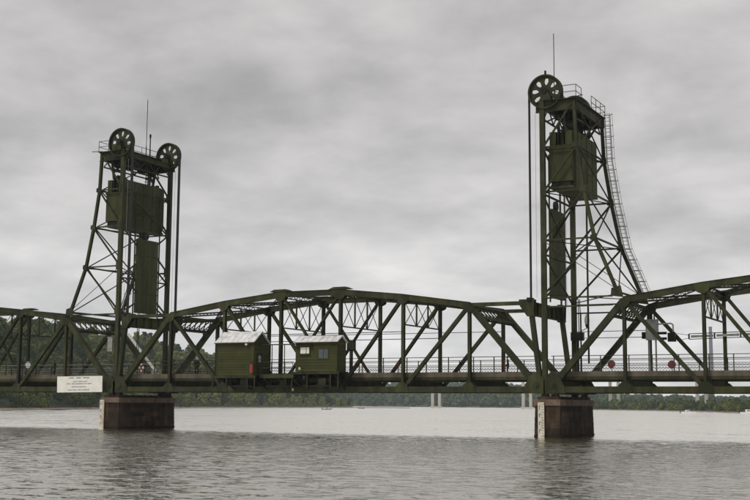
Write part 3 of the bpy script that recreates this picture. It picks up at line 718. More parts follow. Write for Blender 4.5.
house('operator_hut', 'larger green clapboard hut with white roof, left one on the lift span', a.x, c.x, YA, YA+2.4, c.z, a.z, r_.z, door=True)
HA = (a, c)
YB = -2.05
a = on_y(296.3, 342.5, YB); c = on_y(336.5, 371.2, YB); r_ = on_y(340.3, 336.3, YB+.8)
house('operator_hut', 'lower green hut with white blind in its window, right one on the lift span', a.x, c.x, YB, YB+1.6, c.z, a.z, r_.z, windows=True)
HB = (a, c)
# red extinguisher cabinet by the hut door
x = HA[1].x; z = HA[1].z
ex = thing('fire_extinguisher', 'red cylinder hanging at the right corner of the larger hut', 'extinguisher', (x-.1, YA-.2, z))
obj('tank', MB().cyl((x-.05, YA-.18, z+.22), (x-.05, YA-.18, z+.85), 0.15, 12).cyl((x-.05, YA-.18, z+.85), (x-.05, YA-.18, z+.98), 0.15, 12, 0.05), 'red', ex)
obj('valve', MB().cyl((x-.05, YA-.18, z+.98), (x-.05, YA-.18, z+1.1), 0.04, 8).box((x-.15, YA-.21, z+1.06), (x+.05, YA-.15, z+1.1)), 'dark', ex)
obj('holder', MB().box((x-.16, YA-.05, z+.35), (x+.06, YA-.036, z+.75)), 'steel', ex)
# walkway between the huts
wk = thing('walkway', 'narrow green steel walkway joining the two huts', 'walkway', ((HA[1].x+HB[0].x)/2, -1.5, HA[1].z))
xa, xb = HA[1].x+.28, HB[0].x-.12; z = HA[1].z+.1
obj('floor_plate', MB().box((xa, -2.2, z-.08), (xb, -.3, z)), 'steel', wk)
obj('edge_beam', MB().box((xa, -2.28, z-.34), (xb, -2.202, z)), 'steel_panel', wk)
for q in (0, .33, .66, 1):
    xx = xa+.1+(xb-xa-.2)*q
    obj('rail_post', MB().cyl((xx, -2.24, z), (xx, -2.24, z+1.05), 0.025, 6), 'steel', wk)
for dz in (.55, 1.05): obj('rail', MB().cyl((xa, -2.24, z+dz), (xb, -2.24, z+dz), 0.025, 6), 'steel', wk)
zt = on_y(275, 344.6, -2.2).z
obj('overhead_pipe', MB().cyl((xa-.4, -2.2, zt), (xb+.4, -2.2, zt-.02), 0.05, 8), 'steel', wk)
for q in (.35, .72): obj('hanger_post', MB().cyl((xa+(xb-xa)*q, -2.2, z), (xa+(xb-xa)*q, -2.2, zt), 0.04, 6), 'steel', wk)
for q in (.1, .55, .92):
    xx = xa+(xb-xa)*q
    obj('bracket', MB().beam((xx, -2.1, z-.35), (xx, -.26, 3.9), .1, .1).beam((xx, -2.2, z-.2), (xx, -.26, z-.2), .1, .12), 'steel', wk)
# drive machinery under the huts
for (label, x0, x1, y0) in (('dark gear machinery under the right hut', HB[0].x+.5, HB[1].x-.6, -1.7), ('dark tank machinery under the larger left hut', HA[0].x+.5, HA[1].x-.4, -2.2), ('dark motor and cable drum below the hut walkway', xa+.3, xb-.5, -1.6)):
    mc = thing('machinery', label, 'machine', ((x0+x1)/2, y0, 4.0))
    obj('frame', MB().box((x0, y0-.2, 3.98), (x1, -.3, 4.1)), 'dark', mc)
    obj('drum', MB().cyl((x0+.3, y0+.5, 4.55), (x1-.3, y0+.5, 4.55), 0.34, 14), 'dark', mc)
    for q in (.15, .5, .85):
        xx = x0+(x1-x0)*q
        obj('gear', MB().cyl((xx-.06, y0+.5, 4.55), (xx+.06, y0+.5, 4.55), 0.43, 16), 'steel', mc)
        obj('pedestal', MB().box((xx-.22, y0+.3, 4.102), (xx-.08, y0+.7, 4.5)), 'steel', mc)
    obj('casing', MB().box((x0-.2, -1.0, 4.102), (x1+.2, -.32, 5.05)), 'dark', mc)
    obj('housing', MB().box((x0+(x1-x0)*.55, y0-.1, 4.102), (x0+(x1-x0)*.8, y0+.1, 4.7)), 'steel', mc)
lamp_p = on_y(299.6, 368.8, -2.35)
nl = thing('navigation_light', 'small pale lamp below the walkway beside the right hut', 'lamp', lamp_p)
obj('lens', MB().cyl(lamp_p-Vector((0, 0, .09)), lamp_p+Vector((0, 0, .12)), 0.09, 10), 'lamp', nl)
obj('bracket', MB().cyl(lamp_p+Vector((0, 0, .12)), lamp_p+Vector((0, .1, .35)), 0.03, 6), 'steel', nl)
lamp_p = on_y(292.8, 389.6, -.5)
nl = thing('navigation_light', 'small pale lamp hanging at the bottom chord between the huts', 'lamp', lamp_p)
obj('lens', MB().cyl(lamp_p-Vector((0, 0, .12)), lamp_p+Vector((0, 0, .12)), 0.085, 10), 'lamp', nl)
obj('bracket', MB().cyl(lamp_p+Vector((0, 0, .12)), lamp_p+Vector((0, .27, .3)), 0.03, 6), 'steel', nl)

# ------------------------------------------------------------------ notice board at the left pier
p0 = on_y(57.3, 376.6, -.75); p1 = on_y(102.3, 375.9, -.75); p2 = on_y(102, 392, -.75); p3 = on_y(57, 392.6, -.75)
nb = thing('notice_board', 'large white notice board fixed to the truss left of the left pier', 'sign', ((p0.x+p1.x)/2, -.75, p2.z))
obj('panel', MB().prism([p0, p1, p2, p3], (0, .06, 0)), 'white', nb)
obj('frame', MB().beam(p0+Vector((0, .1, -.25)), p1+Vector((0, .1, -.25)), .08, .08).beam(p3+Vector((0, .1, .25)), p2+Vector((0, .1, .25)), .08, .08), 'steel', nb)
for q in (.15, .85):
    a = p0.lerp(p1, q); obj('arm', MB().beam((a.x, -.6, ZB+.1), (a.x, -.2, ZB+.1), .08, .08), 'steel', nb)
rnd = random.Random(5)
def at(s, t_): return p0.lerp(p1, s).lerp(p3.lerp(p2, s), t_)
for (t_, hh, spans) in ((.105, .075, ((.27, .375), (.425, .53), (.575, .715))), (.335, .055, ((.36, .45), (.47, .66))), (.47, .06, ((.22, .30), (.33, .40), (.42, .58), (.60, .66), (.68, .77))), (.665, .055, ((.33, .48), (.50, .64))), (.86, .06, ((.25, .33), (.35, .44), (.46, .55), (.57, .72)))):
    for s0, s1 in spans:
        s = s0; wd = MB()
        while s < s1:      # the words are too small to read in the photograph: strokes of the same size and place
            w = rnd.uniform(.006, .010); k = rnd.uniform(.75, 1.0); a, c = at(s, t_-hh*k/2*1.2), at(s+w, t_+hh*k/2)
            wd.box((a.x, -.756, c.z), (c.x, -.7515, a.z)); s += w+rnd.uniform(.004, .007)
        obj('lettering', wd, 'ink', nb)

# ------------------------------------------------------------------ road signs, lamps, gate, cabinets
def octagon(label, u, v, yy, xr, r=.33):
    c = on_y(u, v, yy); t_ = thing('road_sign', label, 'sign', (c.x, c.y, 5.0), 'red signs on the right span')
    f = [(c.x+r*math.cos(math.pi/8+k*math.pi/4), c.y-.02, c.z+r*math.sin(math.pi/8+k*math.pi/4)) for k in range(8)]
    obj('face', MB().prism(f, (0, .02, 0)), 'sign_red', t_)
    obj('post', MB().cyl((c.x, c.y+.04, 4.98), (c.x, c.y+.04, c.z+r), 0.035, 8), 'galv', t_)
octagon('red octagonal sign nearest the right tower on the right span', 611.5, 364.2, 1.2, 0)
octagon('red octagonal sign farther right on the right span, under the transformer', 671.8, 364.6, 1.2, 0)

def street_lamp(label, u, v, yy):
    c = on_y(u, v, yy); t_ = thing('street_lamp', label, 'lamp', (c.x, yy, 5.0))
    px_ = c.x-.55
    obj('pole', MB().cyl((px_, yy, 4.98), (px_, yy, c.z+.6), 0.07, 8), 'dark', t_)
    obj('bracket', MB().pipe([(px_, yy, c.z-.95), (px_+.3, yy, c.z-.85), (c.x, yy, c.z-.72)], 0.03), 'dark', t_)
    obj('globe', smooth_lathe(c, [(.0, .52), (.06, .46), (.15, .30), (.21, .05), (.22, -.18), (.16, -.42)]), 'lamp', t_)
    obj('fitter', MB().cyl(c+Vector((0, 0, -.43)), c+Vector((0, 0, -.74)), 0.17, 10, 0.07), 'dark', t_)
def smooth_lathe(c, prof, n=12):
    vs, fs = [], []
    for r_, z_ in prof:
        for i in range(n): vs.append((c[0]+max(r_, .004)*math.cos(2*math.pi*i/n), c[1]+max(r_, .004)*math.sin(2*math.pi*i/n), c[2]+z_))
    for j in range(len(prof)-1):
        for i in range(n): fs.append((j*n+i, j*n+(i+1) % n, (j+1)*n+(i+1) % n, (j+1)*n+i))
    return MB().add(vs, fs)
street_lamp('street lamp with pale lantern globe beside the right tower', 587, 319.5, W-1.0)
# control cabinet and standpipes beside the lamp
c = on_y(578, 337, W-.6)
cb = thing('control_cabinet', 'dark box on pipe conduits beside the right tower far post', 'cabinet', (c.x, W-.6, 5.0))
obj('box', MB().box((c.x-.55, W-.9, c.z-.32), (c.x+.5, W-.4, c.z+.32)), 'dark', cb)
obj('lid', MB().box((c.x-.58, W-.93, c.z+.322), (c.x+.53, W-.37, c.z+.37)), 'steel', cb)
for dx in (-.15, .1, .3): obj('conduit', MB().cyl((c.x+dx, W-.6, c.z+.372), (c.x+dx*.6, W-.6, c.z+3.2), 0.04, 6), 'dark', cb)
obj('stand', MB().cyl((c.x, W-.6, 4.98), (c.x, W-.6, c.z-.322), 0.09, 8), 'dark', cb)
# transformer cluster on the right span
c = on_y(653.3, 330.5, W-.1)
tf = thing('transformer', 'grey transformer cabinet with pipes on the right span', 'transformer', (c.x, W, 5.0))
obj('cabinet', MB().box((c.x-.48, W-.75, c.z-.82), (c.x+.48, W-.25, c.z+.82)), 'galv', tf)
obj('cover', MB().box((c.x-.52, W-.8, c.z+.822), (c.x+.52, W-.2, c.z+.88)), 'galv', tf)
for dx in (-.35, 0, .2): obj('bushing', MB().cyl((c.x+dx, W-.5, c.z+.882), (c.x+dx, W-.5, c.z+1.3), 0.07, 8, 0.05), 'dark', tf)
for dx in (-.25, .3): obj('conduit', MB().cyl((c.x+dx, W-.5, c.z-.822), (c.x+dx, W-.5, 5.0), 0.07, 8), 'galv', tf)
obj('junction_box', MB().box((c.x-.82, W-.7, c.z-.7), (c.x-.5, W-.3, c.z-.15)), 'dark', tf)
e_ = on_y(673, 337.5, W-.1)
obj('switch_box', MB().box((e_.x-.3, W-.7, e_.z-.36), (e_.x+.3, W-.2, e_.z+.36)), 'dark', tf)
for dz in (-.1, .35): obj('bus_pipe', MB().cyl((c.x+.49, W-.5, e_.z+dz), (e_.x-.42, W-.5, e_.z+dz), 0.11, 8), 'dark', tf)
obj('riser_pipe', MB().pipe([(c.x+.49, W-.45, e_.z+1.1), (e_.x-.1, W-.45, e_.z+1.15), (e_.x+.1, W-.45, e_.z+1.05), (e_.x+.12, W-.45, e_.z+.45)], 0.06), 'galv', tf)
# cable rack running right along the far truss
rk = thing('cable_rack', 'grey horizontal cable rack along the far side of the right span', 'cable rack', (e_.x+4, W-.4, e_.z))
a0 = on_y(689, 336.6, W-.4); a1x = a0.x+14
for dz in (-.22, .22): obj('rail', MB().cyl((a0.x, W-.4, a0.z+dz), (a1x, W-.4, a0.z+dz+.3), 0.035, 6), 'dark', rk)
for k in range(4):
    xx = a0.x+k*2.05
    obj('tray_panel', MB().prism([(xx+.15, W-.43, a0.z-.10+k*.044), (xx+1.95, W-.43, a0.z-.10+(k+1)*.044-.01), (xx+1.95, W-.43, a0.z+.10+(k+1)*.044-.01), (xx+.15, W-.43, a0.z+.10+k*.044)], (0, .05, 0)), 'galv', rk)
    obj('clamp', MB().box((xx-.05, W-.48, a0.z-.2+k*.044), (xx+.05, W-.32, a0.z+.2+k*.044)), 'dark', rk)
for s_ in (-1, 1): obj('wire', MB().cyl((e_.x+.4, W-.4, e_.z+s_*.3), (a0.x, W-.4, a0.z+s_*.12), 0.02, 5), 'dark', rk)
# barrier gate in the roadway near the left tower
b0 = on_y(155.5, 371, W-1.2); b1 = on_y(128, 334, W-1.2)
bg = thing('barrier_gate', 'white barrier gate arm tilted up over the left end of the lift span', 'barrier', (b0.x, b0.y, 4.98))
obj('arm', MB().beam(b0, b1, .10, .26), 'white', bg)
obj('housing', MB().box((b0.x-.3, b0.y-.3, 4.98), (b0.x+.3, b0.y+.1, 5.75)), 'galv', bg)
obj('counter_arm', MB().beam(b0, b0+(b0-b1).normalized()*.8, .12, .2), 'white', bg)
c = on_y(140.5, 367.5, 1.4)
bc = thing('barricade', 'red and white striped barricade on the deck by the left tower', 'barricade', (c.x, 1.4, 4.98))
for k in range(3):
    for q in range(4): obj('stripe', MB().box((c.x-.42+q*.21, 1.38, c.z-.42+k*.3), (c.x-.42+q*.21+.208, 1.42, c.z-.42+k*.3+.2)), 'red' if (q+k) % 2 else 'white', bc)
for dx in (-.36, .36): obj('leg', MB().beam((c.x+dx, 1.44, 4.98), (c.x+dx, 1.44, c.z+.45), .05, .03, (1, 0, 0)), 'galv', bc)
# light box near the left tower, small sign on the left span
c = on_y(110.8, 344.5, .9)
sb = thing('signal_box', 'pale grey upright box hung beside the left tower post', 'box', (c.x, .9, c.z-.7))
obj('case', MB().box((c.x-.28, .75, c.z-.68), (c.x+.28, 1.05, c.z+.68)), 'galv', sb)
obj('hood', MB().box((c.x-.32, .7, c.z+.682), (c.x+.32, 1.1, c.z+.74)), 'galv', sb)
obj('bracket', MB().beam((c.x+.28, .9, c.z+.3), (XL-.2, .1, c.z+.3), .06, .06), 'steel', sb)
c = on_y(28, 365, W-.8)
rs = thing('road_sign', 'small pale round sign on the left span', 'sign', (c.x, W-.8, 4.98))
obj('face', MB().cyl((c.x, W-.82, c.z), (c.x, W-.80, c.z), .36, 16), 'cap_white', rs)
obj('post', MB().cyl((c.x, W-.78, 4.98), (c.x, W-.78, c.z+.3), .035, 8), 'galv', rs)

# ------------------------------------------------------------------ people on the deck
def person(label, loc, face, hgt=1.74, cap=None, lean=0.0, top='cloth_dark'):
    T = thing('person', label, 'person', loc)
    k = hgt/1.74
    V = {'pel': (0, 0, .95), 'wa': (0, .01, 1.1), 'ch': (0, .03, 1.32), 'nk': (0, .04, 1.48), 'hd0': (0, .05, 1.56),
         'sl': (-.18, .03, 1.42), 'el': (-.25, .0, 1.14), 'wl': (-.24, .16, .93), 'hl': (-.23, .2, .84),
         'sr': (.18, .03, 1.42), 'er': (.25, .0, 1.14), 'wr': (.24, .16, .93), 'hr': (.23, .2, .84),
         'pl': (-.1, 0, .9), 'kl': (-.11, .06+lean, .5), 'al': (-.11, 0, .09), 'tl': (-.12, .17, .04),
         'pr': (.1, 0, .9), 'kr': (.11, .05, .5), 'ar': (.12, -.05, .09), 'tr': (.13, .12, .04)}
    Rr = {'pel': .155, 'wa': .14, 'ch': .165, 'nk': .06, 'hd0': .055, 'sl': .075, 'el': .05, 'wl': .038, 'hl': .035, 'sr': .075, 'er': .05, 'wr': .038, 'hr': .035,
          'pl': .1, 'kl': .068, 'al': .05, 'tl': .04, 'pr': .1, 'kr': .068, 'ar': .05, 'tr': .04}
    E = [('pel', 'wa'), ('wa', 'ch'), ('ch', 'nk'), ('nk', 'hd0'), ('ch', 'sl'), ('sl', 'el'), ('el', 'wl'), ('wl', 'hl'), ('ch', 'sr'), ('sr', 'er'), ('er', 'wr'), ('wr', 'hr'),
         ('pel', 'pl'), ('pl', 'kl'), ('kl', 'al'), ('al', 'tl'), ('pel', 'pr'), ('pr', 'kr'), ('kr', 'ar'), ('ar', 'tr')]
    keys = list(V); me = bpy.data.meshes.new('tmp'); ca, sa = math.cos(face), math.sin(face)
    def X(v): return (k*(v[0]*ca-v[1]*sa), k*(v[0]*sa+v[1]*ca), k*v[2])
    me.from_pydata([X(V[q]) for q in keys], [(keys.index(a), keys.index(c)) for a, c in E], [])
    o = bpy.data.objects.new('tmp', me); COL.objects.link(o)
    o.modifiers.new('s', 'SKIN'); o.modifiers.new('u', 'SUBSURF').levels = 1
    for i, q in enumerate(keys):
        sv = me.skin_vertices[0].data[i]; sv.radius = (k*Rr[q], k*Rr[q]*(.75 if q in ('ch', 'wa', 'pel') else 1)); sv.use_root = q == 'pel'
    dg = bpy.context.evaluated_depsgraph_get(); ev = bpy.data.meshes.new_from_object(o.evaluated_get(dg)); bpy.data.objects.remove(o)
    ev.materials.clear(); ev.materials.append(M[top]); body = bpy.data.objects.new('body', ev); COL.objects.link(body); body.parent = T; smooth(body)
    def ball(name, c, r, mat, sc=(1, 1, 1), zmin=None):
        bm = bmesh.new(); bmesh.ops.create_uvsphere(bm, u_segments=14, v_segments=10, radius=r)
        if zmin is not None: bmesh.ops.delete(bm, geom=[v for v in bm.verts if v.co.z < zmin*r], context='VERTS')
        for v in bm.verts:
            q = X((v.co.x*sc[0]+c[0], v.co.y*sc[1]+c[1], v.co.z*sc[2]+c[2])); v.co = q
        m_ = bpy.data.meshes.new(name); bm.to_mesh(m_); bm.free(); m_.materials.append(M[mat]); b_ = bpy.data.objects.new(name, m_); COL.objects.link(b_); b_.parent = T; return smooth(b_)
    ball('head', (0, .07, 1.635), .105, 'skin', (.82, .95, 1.12))
    ball('nose', (0, .175, 1.625), .018, 'skin')
    for s_ in (-1, 1): ball('ear', (s_*.088, .065, 1.63), .024, 'skin', (.5, .8, 1.2)); ball('hand', (s_*.23, .215, .815), .045, 'skin', (.6, .8, 1.25))
    ball('hair' if not cap else 'cap', (0, .055, 1.655), .113, cap or 'hair', (.85, .98, 1.05), zmin=-.05 if cap else -.4)
    return T
p_ = on_y(197.2, 358.6, 2.2)
person('person in dark clothes and white cap standing left of the huts', (p_.x, 2.2, 4.98), R(200), 1.76, cap='cap_white')
p_ = on_y(508, 357, W-1.4)
person('person in dark clothes at the rail near the right tower', (p_.x, W-1.4, 4.98), R(120), 1.72, lean=.03)
p_ = on_y(55, 363, 3.2)
person('person in dark clothes on the left span above the notice board', (p_.x, 3.2, 4.98), R(160), 1.74)

# ------------------------------------------------------------------ far shores
def interp(tab, u):
    for (a, x), (c, y) in zip(tab, tab[1:]):
        if a <= u <= c: return x+(y-x)*(u-a)/(c-a)
    return tab[0][1] if u < tab[0][0] else tab[-1][1]
def bank(name, label, us, dshore, dcrest, ztop, back=500, zback=0.8, mat='soil', seed=0):
    """terrain strip: shore line, low bank, slope to a crest, falling away behind"""
    rows = [0, .02, .06, .2, .4, .6, .8, 1.0, 1.25, 2.2]; vs, fs = [], []
    for j, tt in enumerate(rows):
        for u in us:
            ds, dc, zt = dshore(u), dcrest(u), ztop(u)
            d = ds+(dc-ds)*tt if tt <= 1 else dc+back*(tt-1)
            if tt == 0: z = -1.0
            elif tt <= 1: z = 0.35+(zt-.35)*min(1, (tt*tt*(3-2*tt)))
            else: z = zt*max(.25, 1-(tt-1)*zback)
            pnt = at_dist(u, d); z += (mnoise.noise(Vector((pnt.x*.02, pnt.y*.02, seed)))*2.0 if .1 < tt else 0)*min(1, zt/10)
            vs.append((pnt.x, pnt.y, z))
    n = len(us)
    for j in range(len(rows)-1):
        for i in range(n-1): fs.append((j*n+i, j*n+i+1, (j+1)*n+i+1, (j+1)*n+i))
    o = obj(name, MB().add(vs, fs), mat); smooth(o); tag(o, label, None, kind='structure')
    def height(u, tt):
        ds, dc, zt = dshore(u), dcrest(u), ztop(u)
        if tt <= 1: return ds+(dc-ds)*tt, 0.35+(zt-.35)*(tt*tt*(3-2*tt))
        return dc+back*(tt-1), zt*max(.25, 1-(tt-1)*zback)
    return height
RIDGE = [(-260, 304), (-100, 309), (0, 321), (60, 326), (100, 332), (150, 338), (180, 346), (215, 353), (260, 370), (300, 386), (335, 397), (352, 403)]
SH = [(-260, 300), (-100, 340), (0, 375), (100, 470), (200, 640), (350, 800)]
def ds_l(u): return interp(SH, u)
def dc_l(u): return ds_l(u)+interp([(-260, 260), (100, 260), (200, 240), (300, 120), (352, 30)], u)
def zt_l(u): return max(0.8, z_at(u, interp(RIDGE, u), dc_l(u))-interp([(0, 11.5), (250, 10.5), (300, 8), (352, 4)], u))
us_l = [-260+k*9 for k in range(69)]
hl = bank('hillside', 'wooded bluff rising from the left river bank', us_l, ds_l, dc_l, zt_l, seed=1)
def sand(name, label, us, dsh, wd, z=.45):
    vs, fs = [], []
    for u in us:
        a, c = at_dist(u, dsh(u)-wd), at_dist(u, dsh(u)+wd*1.5); vs += [(a.x, a.y, -.3), ((a.x+c.x)/2, (a.y+c.y)/2, z), (c.x, c.y, z*.8)]
    for i in range(len(us)-1):
        for k in (0, 1): fs.append((3*i+k, 3*i+3+k, 3*i+4+k, 3*i+1+k))
    tag(obj(name, MB().add(vs, fs), 'sand'), label, None, kind='structure')
sand('shore', 'narrow sandy shore below the wooded left bluff', us_l+[365, 380, 395, 410], ds_l, 6, .55)
# far hills
def ds_m(u): return interp([(300, 1350), (420, 1250), (560, 1150), (700, 1300), (900, 1300)], u)
def dc_m(u): return ds_m(u)+1300
def zt_m(u): return max(1.0, z_at(u, interp([(280, 392), (350, 387), (400, 384), (470, 384), (540, 388), (600, 394.5), (640, 398), (700, 400), (900, 400)], u), dc_m(u))-11)
us_m = [280+k*10 for k in range(63)]
hm = bank('far_hill', 'hazy wooded hills across the river in the distance', us_m, ds_m, dc_m, zt_m, 900, .8, seed=5)
def ds_r(u): return interp([(540, 800), (600, 745), (690, 610), (740, 505), (900, 380)], u)
def dc_r(u): return ds_r(u)+60
def zt_r(u): return 1.3
us_r = [545+k*10 for k in range(36)]
hr = bank('far_bank', 'low wooded river bank at the right edge of the river', us_r, ds_r, dc_r, zt_r, 300, .2, seed=9)
sand('shore', 'thin sandy shore along the low right bank', us_r, ds_r, 2.5, .4)

# trees -----------------------------------------------------------------
def crown_mesh(seed, h, wd, nleaf, lsize, lobes=9, base=.28):
    r_ = random.Random(seed); cs = []
    for k in range(lobes):
        zz = h*(base+.14+(.82-base)*k/(lobes-1)*.98); f = 1-abs((k/(lobes-1))-.35)*1.05
        an = r_.uniform(0, 6.28); rad = wd*.5*f*r_.uniform(.25, .62)
        cs.append((Vector((rad*math.cos(an), rad*math.sin(an), zz)), wd*.5*(.34+.3*f)*r_.uniform(.8, 1.15)))
    vs, fs = [], []
    for k in range(nleaf):
        c, rr_ = r_.choice(cs)
        d = Vector((r_.gauss(0, 1), r_.gauss(0, 1), r_.gauss(0, 1))).normalized(); q = c+Vector((d.x, d.y, d.z*.85))*rr_*(r_.random()**.35)
        if q.z > h: q.z = h-r_.random()*.6
        nrm = (d+Vector((r_.gauss(0, .5), r_.gauss(0, .5), r_.gauss(0, .5)+.4))).normalized()
        a = nrm.orthogonal().normalized(); b_ = nrm.cross(a); an = r_.uniform(0, 6.28); a, b_ = a*math.cos(an)+b_*math.sin(an), b_*math.cos(an)-a*math.sin(an)
        s = lsize*r_.uniform(.6, 1.25); o = len(vs)
        vs += [q-a*s*.5-b_*s*.2, q+b_*s*-.45, q+a*s*.55, q+b_*s*.4+a*.1*s]; fs.append((o, o+1, o+2, o+3))
    return vs, fs
def tree_parts(seed, h, wd, nleaf, lsize, leaf, base=.28):
    mb = MB(); r_ = random.Random(seed+100)
    mb.cyl((0, 0, -1), (r_.uniform(-.2, .2), r_.uniform(-.2, .2), h*.5), .26, 7, .15); mb.cyl((0, 0, h*.5), (0, 0, h*.85), .14, 6, .04)
    for k in range(5):
        an = k*1.256+r_.uniform(-.3, .3); z0 = h*(.3+.09*k); mb.cyl((0, 0, z0), (wd*.3*math.cos(an), wd*.3*math.sin(an), z0+h*.17), .1, 5, .03)
    def mk(n_, v, f, m_):
        me = bpy.data.meshes.new(n_); me.from_pydata([tuple(x) for x in v], [], f); me.update(); me.materials.append(M[m_]); return me
    v, f = crown_mesh(seed, h, wd, nleaf, lsize, base=base)
    return mk('trunk', mb.v, mb.f, 'bark'), mk('crown', v, f, leaf)
KINDS = [tree_parts(1, 14, 11, 1500, 1.15, 'leaf'), tree_parts(2, 15, 9, 1400, 1.05, 'leaf_dark'), tree_parts(3, 12, 11, 1400, 1.1, 'leaf', .18), tree_parts(4, 16, 10, 1500, 1.15, 'leaf_dark', .3), tree_parts(5, 9, 10, 1100, 1.0, 'leaf', .1)]
def tree(pos, kind, sc, label, group):
    r_ = bpy.data.objects.new('tree', None); COL.objects.link(r_); r_.location = pos; r_.rotation_euler = (0, 0, random.uniform(0, 6.28)); r_.scale = (sc*random.uniform(.9, 1.15), sc*random.uniform(.9, 1.15), sc)
    tag(r_, label, 'tree', group)
    for nm, me in zip(('trunk', 'crown'), KINDS[kind]):
        o = bpy.data.objects.new(nm, me); COL.objects.link(o); o.parent = r_
spots = []
rt_ = random.Random(11)
for k in range(12000):
    u = rt_.uniform(-60, 352); tt = rt_.uniform(.03, 1.15)
    d, z = hl(u, tt); q = at_dist(u, d, z)
    if all((q.x-o[0].x)**2+(q.y-o[0].y)**2 > (5.4+d*.0022)**2 for o in spots): spots.append((q, d, u, tt))
spots.sort(key=lambda o: (0 if o[2] > -30 else 1, o[1]))
def size_l(u): return interp([(-200, .74), (230, .70), (290, .55), (352, .34)], u)
near_t = [o for o in spots if o[2] > -30][:225]; ids = set(id(o) for o in near_t)
LAB = ['rounded green tree on the wooded left bank', 'tall dark green tree on the wooded left bank', 'broad low green tree on the wooded left bank', 'tall dark spreading tree on the wooded left bank', 'low green shrub tree at the left water edge']
for o in near_t:
    kd = 4 if o[3] < .1 and rt_.random() < .6 else rt_.choice([0, 0, 1, 2, 2, 3])
    tree(o[0], kd, size_l(o[2])*rt_.uniform(.78, 1.12), LAB[kd], 'trees on the left bank, '+LAB[kd].split(' on ')[0].split(' at ')[0])
def forest(name, label, pts, mat, nleaf, lsize, hw):
    protos = [crown_mesh(50+k, hw[0], hw[1], nleaf, lsize, 7, .12) for k in range(5)]; vs, fs = [], []
    r_ = random.Random(3)
    for q, sc in pts:
        pv, pf = r_.choice(protos); an = r_.uniform(0, 6.28); ca, sa = math.cos(an)*sc, math.sin(an)*sc; o = len(vs); s2 = sc*r_.uniform(.8, 1.15)
        vs += [(q.x+v.x*ca-v.y*sa, q.y+v.x*sa+v.y*ca, q.z+v.z*s2) for v in pv]; fs += [tuple(i+o for i in f) for f in pf]
    me = bpy.data.meshes.new(name); me.from_pydata(vs, [], fs); me.update(); me.materials.append(M[mat]); ob = bpy.data.objects.new(name, me); COL.objects.link(ob)
    tag(ob, label, 'forest', kind='stuff')
rest = [o for o in spots if id(o) not in ids]
forest('forest', 'mixed green forest covering the left bluff', [(o[0], size_l(o[2])*rt_.uniform(.8, 1.1)) for i, o in enumerate(rest) if i % 3], 'leaf', 230, 2.0, (14, 11))
forest('forest', 'darker patches of forest on the left bluff', [(o[0], size_l(o[2])*rt_.uniform(.8, 1.15)) for i, o in enumerate(rest) if not i % 3], 'leaf_dark', 230, 2.0, (15, 10))
pts = []
for k in range(2600):
    u = rt_.uniform(300, 760); tt = rt_.uniform(.01, 1.08)**.85; d, z = hm(u, min(tt, 1.1)); pts.append((at_dist(u, d, z-.5), rt_.uniform(.7, 1.15)))
forest('forest', 'hazy distant forest on the far hills', pts, 'leaf_far', 120, 3.4, (13, 15))
rsp = []
for k in range(2500):
    u = rt_.uniform(550, 775); tt = rt_.uniform(.06, 1.0); d, z = hr(u, tt); q = at_dist(u, d, z*.6)
    if all((q.x-o[0].x)**2+(q.y-o[0].y)**2 > 5.0**2 for o in rsp): rsp.append((q, d, u, tt))
rsp.sort(key=lambda o: o[3]); 
LAB2 = {0: 'rounded tree on the low right bank', 2: 'broad bushy tree on the low right bank', 3: 'dark tree on the low right bank', 4: 'low shrub on the low right bank'}
for i, o in enumerate(rsp[:75]):
    kd = rt_.choice([0, 2, 3, 4, 4]); tree(o[0], kd, rt_.uniform(.25, .42)*(1.1 if kd == 4 else .8 if kd == 3 else 1), LAB2[kd], 'trees on the right bank, '+LAB2[kd].split(' on ')[0])
forest('forest', 'band of trees behind the low right bank', [(o[0], rt_.uniform(.26, .42)) for o in rsp[75:]], 'leaf_dark', 300, 1.9, (14, 13))

# ------------------------------------------------------------------ unfinished bridge piers, chimney, boats
for k, (u, lab) in enumerate(((436, 'pair of pale concrete columns standing under the middle of the lift span'), (527, 'pair of pale concrete columns just left of the right pier'), (614.5, 'pair of pale concrete columns just right of the right pier'), (702, 'pair of pale concrete columns farthest right, behind the right span'))):
    d = 1000-k*55; c = at_dist(u, d); t_ = thing('bridge_pier', lab, 'pier', (c.x, c.y, 0), 'pale unfinished bridge piers across the river')
    ax = (at_dist(u+1, d)-at_dist(u-1, d)).normalized(); z1 = z_at(u, 374, d)
    for s_, w in ((-1, 2.4), (1, 2.4)):
        b_ = c+ax*s_*2.9
        obj('column', MB().beam(b_+Vector((0, 0, -2)), b_+Vector((0, 0, z1)), 2.3, w, ax), 'pier_concrete', t_)
        obj('column_fin', MB().beam(b_+ax*.2*s_+Vector((0, 0, 1.2)), b_+ax*.2*s_+Vector((0, 0, z1-.5)), 2.9, .7, ax), 'pier_concrete', t_)
    obj('pile_cap', MB().beam(c-ax*5.2+Vector((0, 0, .3)), c+ax*5.2+Vector((0, 0, .3)), 5, 1.8), 'pier_concrete', t_)
    obj('crosshead', MB().beam(c-ax*5+Vector((0, 0, z1+.6)), c+ax*5+Vector((0, 0, z1+.6)), 4, 1.4), 'pier_concrete', t_)
c = at_dist(712.5, 3200); zc = z_at(712.5, 331.5, 3200)
ch = thing('chimney', 'tall slim grey chimney far off behind the right span', 'chimney', (c.x, c.y, 0))
obj('shaft', MB().cyl((c.x, c.y, 0), (c.x, c.y, zc), 6.5, 24, 4.2), 'chimney', ch)
obj('rim', MB().cyl((c.x, c.y, zc), (c.x, c.y, zc+3), 4.6, 24), 'chimney', ch)
obj('plant_building', MB().box((c.x-60, c.y-20, 0), (c.x+40, c.y+20, 14)), 'chimney', ch)

